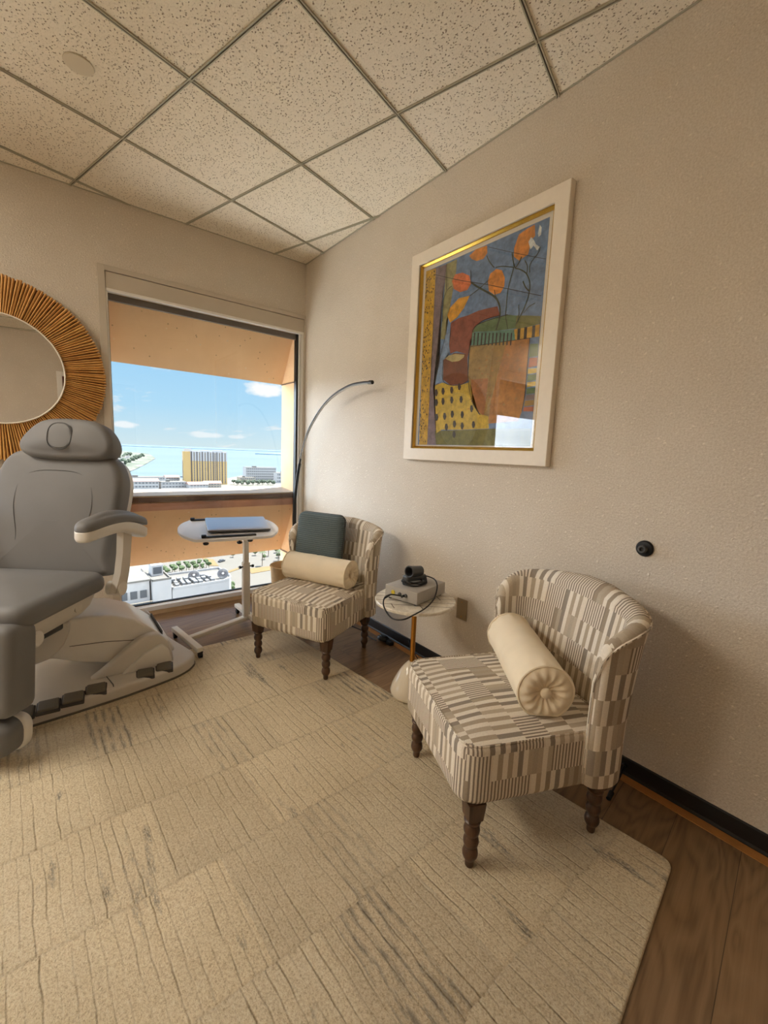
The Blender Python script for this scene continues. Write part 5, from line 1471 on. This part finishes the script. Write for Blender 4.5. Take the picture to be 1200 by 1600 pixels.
def tree(name, label, group, x, y, z, r, h, seed, mat='leaf'):
    rr = random.Random(seed)
    t = thing(name, label, 'tree', (x, y, z), rr.uniform(0, 6), group)
    bm = B(); cyl(bm, (0, 0, -.5), (0, 0, h * .6), r * .09, r * .06, 6); obj('trunk', bm, M['bark'], t)
    bm = B()
    for k in range(7):
        c = Vector((rr.uniform(-.5, .5) * r, rr.uniform(-.5, .5) * r, h * .62 + rr.uniform(-.25, .4) * r))
        q = bmesh.ops.create_icosphere(bm, subdivisions=2, radius=r * rr.uniform(.42, .62))
        for v in q['verts']: v.co = c + v.co * (1 + rr.uniform(-.22, .22))
    obj('crown', bm, M[mat], t, smooth=0)
    return t
rr = random.Random(2)
for i in range(14):
    tree('leafy_tree', 'green leafy tree in the row behind the crowded roof', 'trees behind the crowded roof', 43.4 + (i % 7) * 3.4 + rr.uniform(-.1, .1), 228 + (i // 7) * 5 + rr.uniform(-.6, .6), GZ, rr.uniform(1.5, 1.6), rr.uniform(5.0, 7.0), 100 + i)
for i, (x, y) in enumerate(((58.5, 178), (60.8, 184), (56.0, 172), (62.5, 189), (59.3, 170))):
    tree('leafy_tree', 'bright green tree growing beside the rounded building end', 'trees beside the rounded end', x, y, GZ, 1.5, 5.5, 140 + i)
for i in range(16):
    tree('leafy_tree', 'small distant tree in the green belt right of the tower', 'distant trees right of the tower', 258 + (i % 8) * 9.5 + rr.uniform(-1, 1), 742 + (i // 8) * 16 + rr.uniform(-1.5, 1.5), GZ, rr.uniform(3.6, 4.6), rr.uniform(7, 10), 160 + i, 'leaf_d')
for i in range(8):
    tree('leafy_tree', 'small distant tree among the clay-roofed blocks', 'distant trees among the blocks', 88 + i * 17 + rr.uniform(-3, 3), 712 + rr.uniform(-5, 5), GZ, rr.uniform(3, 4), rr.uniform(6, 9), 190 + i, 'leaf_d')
for i in range(26):
    f = i / 25
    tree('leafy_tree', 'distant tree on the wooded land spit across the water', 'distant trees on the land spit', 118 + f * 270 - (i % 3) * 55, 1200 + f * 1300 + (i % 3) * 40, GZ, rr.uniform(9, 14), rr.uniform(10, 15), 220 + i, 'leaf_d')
for i in range(14):
    f = i / 13
    x, y = 90 + f * 250 + (i % 2) * 26 - 2 - (50 if i > 11 else 0), 1226 + f * 1255 - (i % 2) * 20
    t = thing('shore_house', 'tiny pale house among the trees of the land spit', 'house', (x, y, GZ), rr.uniform(-.4, .4), 'houses on the land spit')
    bm = B(); box(bm, -9, 9, -6, 6, 0, 7); obj('wall', bm, M['bldg_white'], t, smooth=0)
    bm = B(); prism(bm, [(-6.5, 7), (0, 10.5), (6.5, 7)], 'x', -9.5, 9.5); obj('roof', bm, M['roof_grey'], t, smooth=0)
def palm(label, x, y, h):
    t = thing('palm_tree', label, 'palm tree', (x, y, GZ), 0, 'palms in the car park')
    bm = B(); tube(bm, [(0, 0, 0), (.1, .05, h * .5), (.2, .0, h)], .2, 7); obj('trunk', bm, M['bark'], t)
    bm = B()
    for i in range(11):
        a = 2 * PI * i / 11 + .2; d = Vector((math.cos(a), math.sin(a), 0)); nn = Vector((-d.y, d.x, 0))
        L_ = []
        for k in range(6):
            f = k / 5; w = .38 * math.sin(PI * min(1, f * .9 + .1)) + .02
            c = Vector((.2, 0, h)) + d * (2.3 * f) + Vector((0, 0, .7 * f - 1.7 * f * f))
            L_.append([c - nn * w + Vector((0, 0, -.12)), c, c + nn * w + Vector((0, 0, -.12)), c + Vector((0, 0, -.05))])
        loop_loft(bm, L_)
    obj('fronds', bm, M['leaf'], t, smooth=0)
palm('tall palm on the long dry grass island behind the table post', 91.5, 223.5, 8.5)
palm('shorter palm farther back in the white car park', 103.5, 243.0, 6.5)
palm('slim palm at the right end of the car park by the fin', 104.0, 229.0, 6.5)
for i, (x, y) in enumerate(((98, 236), (107, 236), (111, 248), (97, 248), (84, 250), (80, 262), (90, 262))):
    tree('leafy_tree', 'small round tree planted in the white car park', 'small trees in the car park', x, y, GZ, 1.5, 3.5, 260 + i)
t = thing('light_pole', 'thin tall lamp post in the car park beside the long island', 'lamp post', (97.4, 216.0, GZ), 0)
bm = B(); cyl(bm, (0, 0, 0), (0, 0, 11), .11, .07, 8); obj('pole', bm, M['bay_dark'], t)
bm = B(); box(bm, -.9, .9, -.15, .15, 10.9, 11.1); obj('lamp_head', bm, M['bay_dark'], t)
# ------------------------------------------------------------------ light
EXPO = 1.08
SKY = 0.53; GLOW = 6.3; BACK = 0.44; SUN = 11.0; FILL_LAMP = 15.0
w = bpy.data.worlds.new('sky_world'); S.world = w; w.use_nodes = True
nt = w.node_tree; bg = nt.nodes['Background']
tc = coords(nt, 'Generated')
sep = nd(nt, 'ShaderNodeSeparateXYZ', {0: tc}).node
Zc = sep.outputs[2]
sky = ramp(nt, Zc, [(0.0, lin(208, 229, 238)), (0.02, lin(200, 226, 240)), (0.08, lin(176, 218, 246)), (0.16, lin(162, 210, 246)), (0.5, lin(120, 178, 232)), (1.0, lin(90, 150, 220))])
den = mth(nt, 'MAXIMUM', mth(nt, 'ADD', Zc, 0.10), 0.02)
cv = nd(nt, 'ShaderNodeCombineXYZ', {0: mth(nt, 'DIVIDE', sep.outputs[0], den), 1: mth(nt, 'DIVIDE', sep.outputs[1], den), 2: 0.0})
cn = noise(nt, mapping(nt, cv, (1.15, .55, 1), (0, 0, .2), (3.2, 1.1, 0)), 1.0, 6, 0.62)
cl = nd(nt, 'ShaderNodeMapRange', {0: cn, 1: 0.61, 2: 0.70, 3: 0.0, 4: 0.85})
sky = mixc(nt, cl, sky, (.88, .88, .9, 1))
# single cumulus puffs
pn = noise(nt, nd(nt, 'ShaderNodeVectorMath', {0: tc, 1: (1, 1, 2.2)}, operation='MULTIPLY'), 26.0, 5, 0.6)
for dx, dy, dz, sx_, sz_, amp in ((.385, .914, .128, .070, .020, 1.0), (.125, .992, .035, .030, .010, .75), (.274, .961, .023, .050, .008, .6), (.33, .944, .022, .03, .006, .5)):
    hx = mth(nt, 'SUBTRACT', mth(nt, 'DIVIDE', sep.outputs[0], mth(nt, 'MAXIMUM', sep.outputs[1], 0.05)), dx / dy)
    hz = mth(nt, 'SUBTRACT', Zc, dz)
    q2 = mth(nt, 'ADD', mth(nt, 'POWER', mth(nt, 'DIVIDE', hx, sx_), 2.0), mth(nt, 'POWER', mth(nt, 'DIVIDE', hz, sz_), 2.0))
    gq = mth(nt, 'EXPONENT', mth(nt, 'MULTIPLY', q2, -1.0))
    mk = nd(nt, 'ShaderNodeMapRange', {0: mth(nt, 'ADD', mth(nt, 'MULTIPLY', gq, .62), mth(nt, 'MULTIPLY', pn, .55)), 1: .58, 2: .76, 3: 0.0, 4: amp})
    sky = mixc(nt, mk, sky, (.96, .96, .98, 1))
# extra sky glow beside and behind the view, added to light room and buildings
hl = mth(nt, 'SQRT', mth(nt, 'MAXIMUM', mth(nt, 'ADD', mth(nt, 'MULTIPLY', sep.outputs[0], sep.outputs[0]), mth(nt, 'MULTIPLY', sep.outputs[1], sep.outputs[1])), 1e-6))
az = mth(nt, 'DIVIDE', sep.outputs[0], hl); ay = mth(nt, 'DIVIDE', sep.outputs[1], hl)
sd = nd(nt, 'ShaderNodeMapRange', {0: az, 1: 0.03, 2: -0.40, 3: 0.0, 4: 1.0}, interpolation_type='SMOOTHSTEP')
sd = mth(nt, 'MULTIPLY', sd, nd(nt, 'ShaderNodeMapRange', {0: az, 1: -0.97, 2: -0.78, 3: 0.12, 4: 1.0}, interpolation_type='SMOOTHSTEP'))
sd = mth(nt, 'MULTIPLY', sd, nd(nt, 'ShaderNodeMapRange', {0: ay, 1: -0.1, 2: 0.15, 3: 0.0, 4: 1.0}))
sb = nd(nt, 'ShaderNodeMapRange', {0: ay, 1: -0.05, 2: -0.4, 3: 0.0, 4: BACK}, interpolation_type='SMOOTHSTEP')
sd = mth(nt, 'ADD', sd, sb)
up = nd(nt, 'ShaderNodeMapRange', {0: Zc, 1: -0.02, 2: 0.03, 3: 0.0, 4: 1.0})
up = mth(nt, 'MULTIPLY', up, nd(nt, 'ShaderNodeMapRange', {0: Zc, 1: 0.22, 2: 0.5, 3: 1.0, 4: 0.3}))
gl = mth(nt, 'MULTIPLY', mth(nt, 'MULTIPLY', sd, up), mth(nt, 'ADD', 0.55, mth(nt, 'MULTIPLY', cn, 0.9)))
em = nd(nt, 'ShaderNodeVectorMath', {0: nd(nt, 'ShaderNodeCombineXYZ', {0: .85, 1: .95, 2: 1.10}), 'Scale': mth(nt, 'MULTIPLY', gl, GLOW)}, operation='SCALE')
tot = nd(nt, 'ShaderNodeVectorMath', {0: nd(nt, 'ShaderNodeVectorMath', {0: sky, 'Scale': SKY}, operation='SCALE'), 1: em}, operation='ADD')
nt.links.new(tot, bg.inputs[0])
sl = bpy.data.lights.new('sun', 'SUN'); sl.energy = SUN; sl.angle = math.radians(.53); sl.color = (1, .98, .95)
so_ = bpy.data.objects.new('sun', sl); link(so_)
so_.rotation_euler = Vector((.35, .12, .92)).to_track_quat('Z', 'Y').to_euler()

# portals guide the daylight through the windows
def portal(name, x0, x1):
    a = bpy.data.lights.new(name, 'AREA'); a.shape = 'RECTANGLE'; a.size = x1 - x0; a.size_y = 2.1
    a.cycles.is_portal = True
    o = bpy.data.objects.new(name, a); link(o)
    o.location = ((x0 + x1) / 2, .062, 1.1); o.rotation_euler = (PI / 2, 0, PI)
for nm, w_ in (('daylight_portal', W1), ('daylight_portal', W2)): portal(nm, *w_)

# unseen ceiling light panels left of the view, added to raise the room's brightness
def fill_ceiling_light(x, y):
    t = thing('fill_ceiling_light', 'unseen square ceiling panel added as fill light', 'ceiling light', (x, y, CZ), ga, 'added ceiling fill lights')
    bm = B(); frame = [(-.30, .30)]
    for x0, x1, y0, y1 in ((-.30, .30, -.30, -.28), (-.30, .30, .28, .30), (-.30, -.28, -.28, .28), (.28, .30, -.28, .28)): box(bm, x0, x1, y0, y1, -.010, -.0005)
    obj('frame', bm, M['trim_white'], t, smooth=0)
    bm = B(); box(bm, -.28, .28, -.28, .28, -.006, -.001)
    m, n2, b, o = new_mat('fill_light_diffuser'); b.inputs['Emission Color'].default_value = (1, .91, .78, 1); b.inputs['Emission Strength'].default_value = FILL_LAMP
    obj('diffuser', bm, m, t, smooth=0)
if FILL_LAMP > 0:
    for k, j in ((-1, -4), (0, -5), (-2, -4)):
        q = g0 + da * (T * (k + .5)) + db * (T * (j + .5)); fill_ceiling_light(q.x, q.y)

# ------------------------------------------------------------------ camera
yaw, pit, rol = math.radians(51.554), math.radians(-7.868), math.radians(2.299)
F_ = Vector((math.cos(pit) * math.cos(yaw), math.cos(pit) * math.sin(yaw), math.sin(pit)))
R_ = Vector((math.sin(yaw), -math.cos(yaw), 0)); U_ = R_.cross(F_)
R2 = R_ * math.cos(rol) + U_ * math.sin(rol); U2 = U_ * math.cos(rol) - R_ * math.sin(rol)
cam = bpy.data.cameras.new('camera'); co = bpy.data.objects.new('camera', cam); link(co)
mw = Matrix((( R2.x, U2.x, -F_.x, -1.7382), (R2.y, U2.y, -F_.y, -3.3299), (R2.z, U2.z, -F_.z, 1.2225), (0, 0, 0, 1)))
co.matrix_world = mw
cam.sensor_fit = 'VERTICAL'; cam.sensor_height = 36.0; cam.lens = 665.95 / 1600 * 36
cam.clip_start = .02; cam.clip_end = 60000
S.camera = co
vs = S.view_settings
S.display_settings.display_device = 'sRGB'
vs.view_transform = 'Standard'; vs.look = 'None'; vs.gamma = 1.0; vs.use_curve_mapping = False
vs.exposure = EXPO
cy_ = S.cycles
cy_.use_denoising = True
cy_.max_bounces = 14; cy_.diffuse_bounces = 8; cy_.glossy_bounces = 4; cy_.transparent_max_bounces = 16
cy_.sample_clamp_indirect = 6.0
cy_.caustics_reflective = False; cy_.caustics_refractive = False
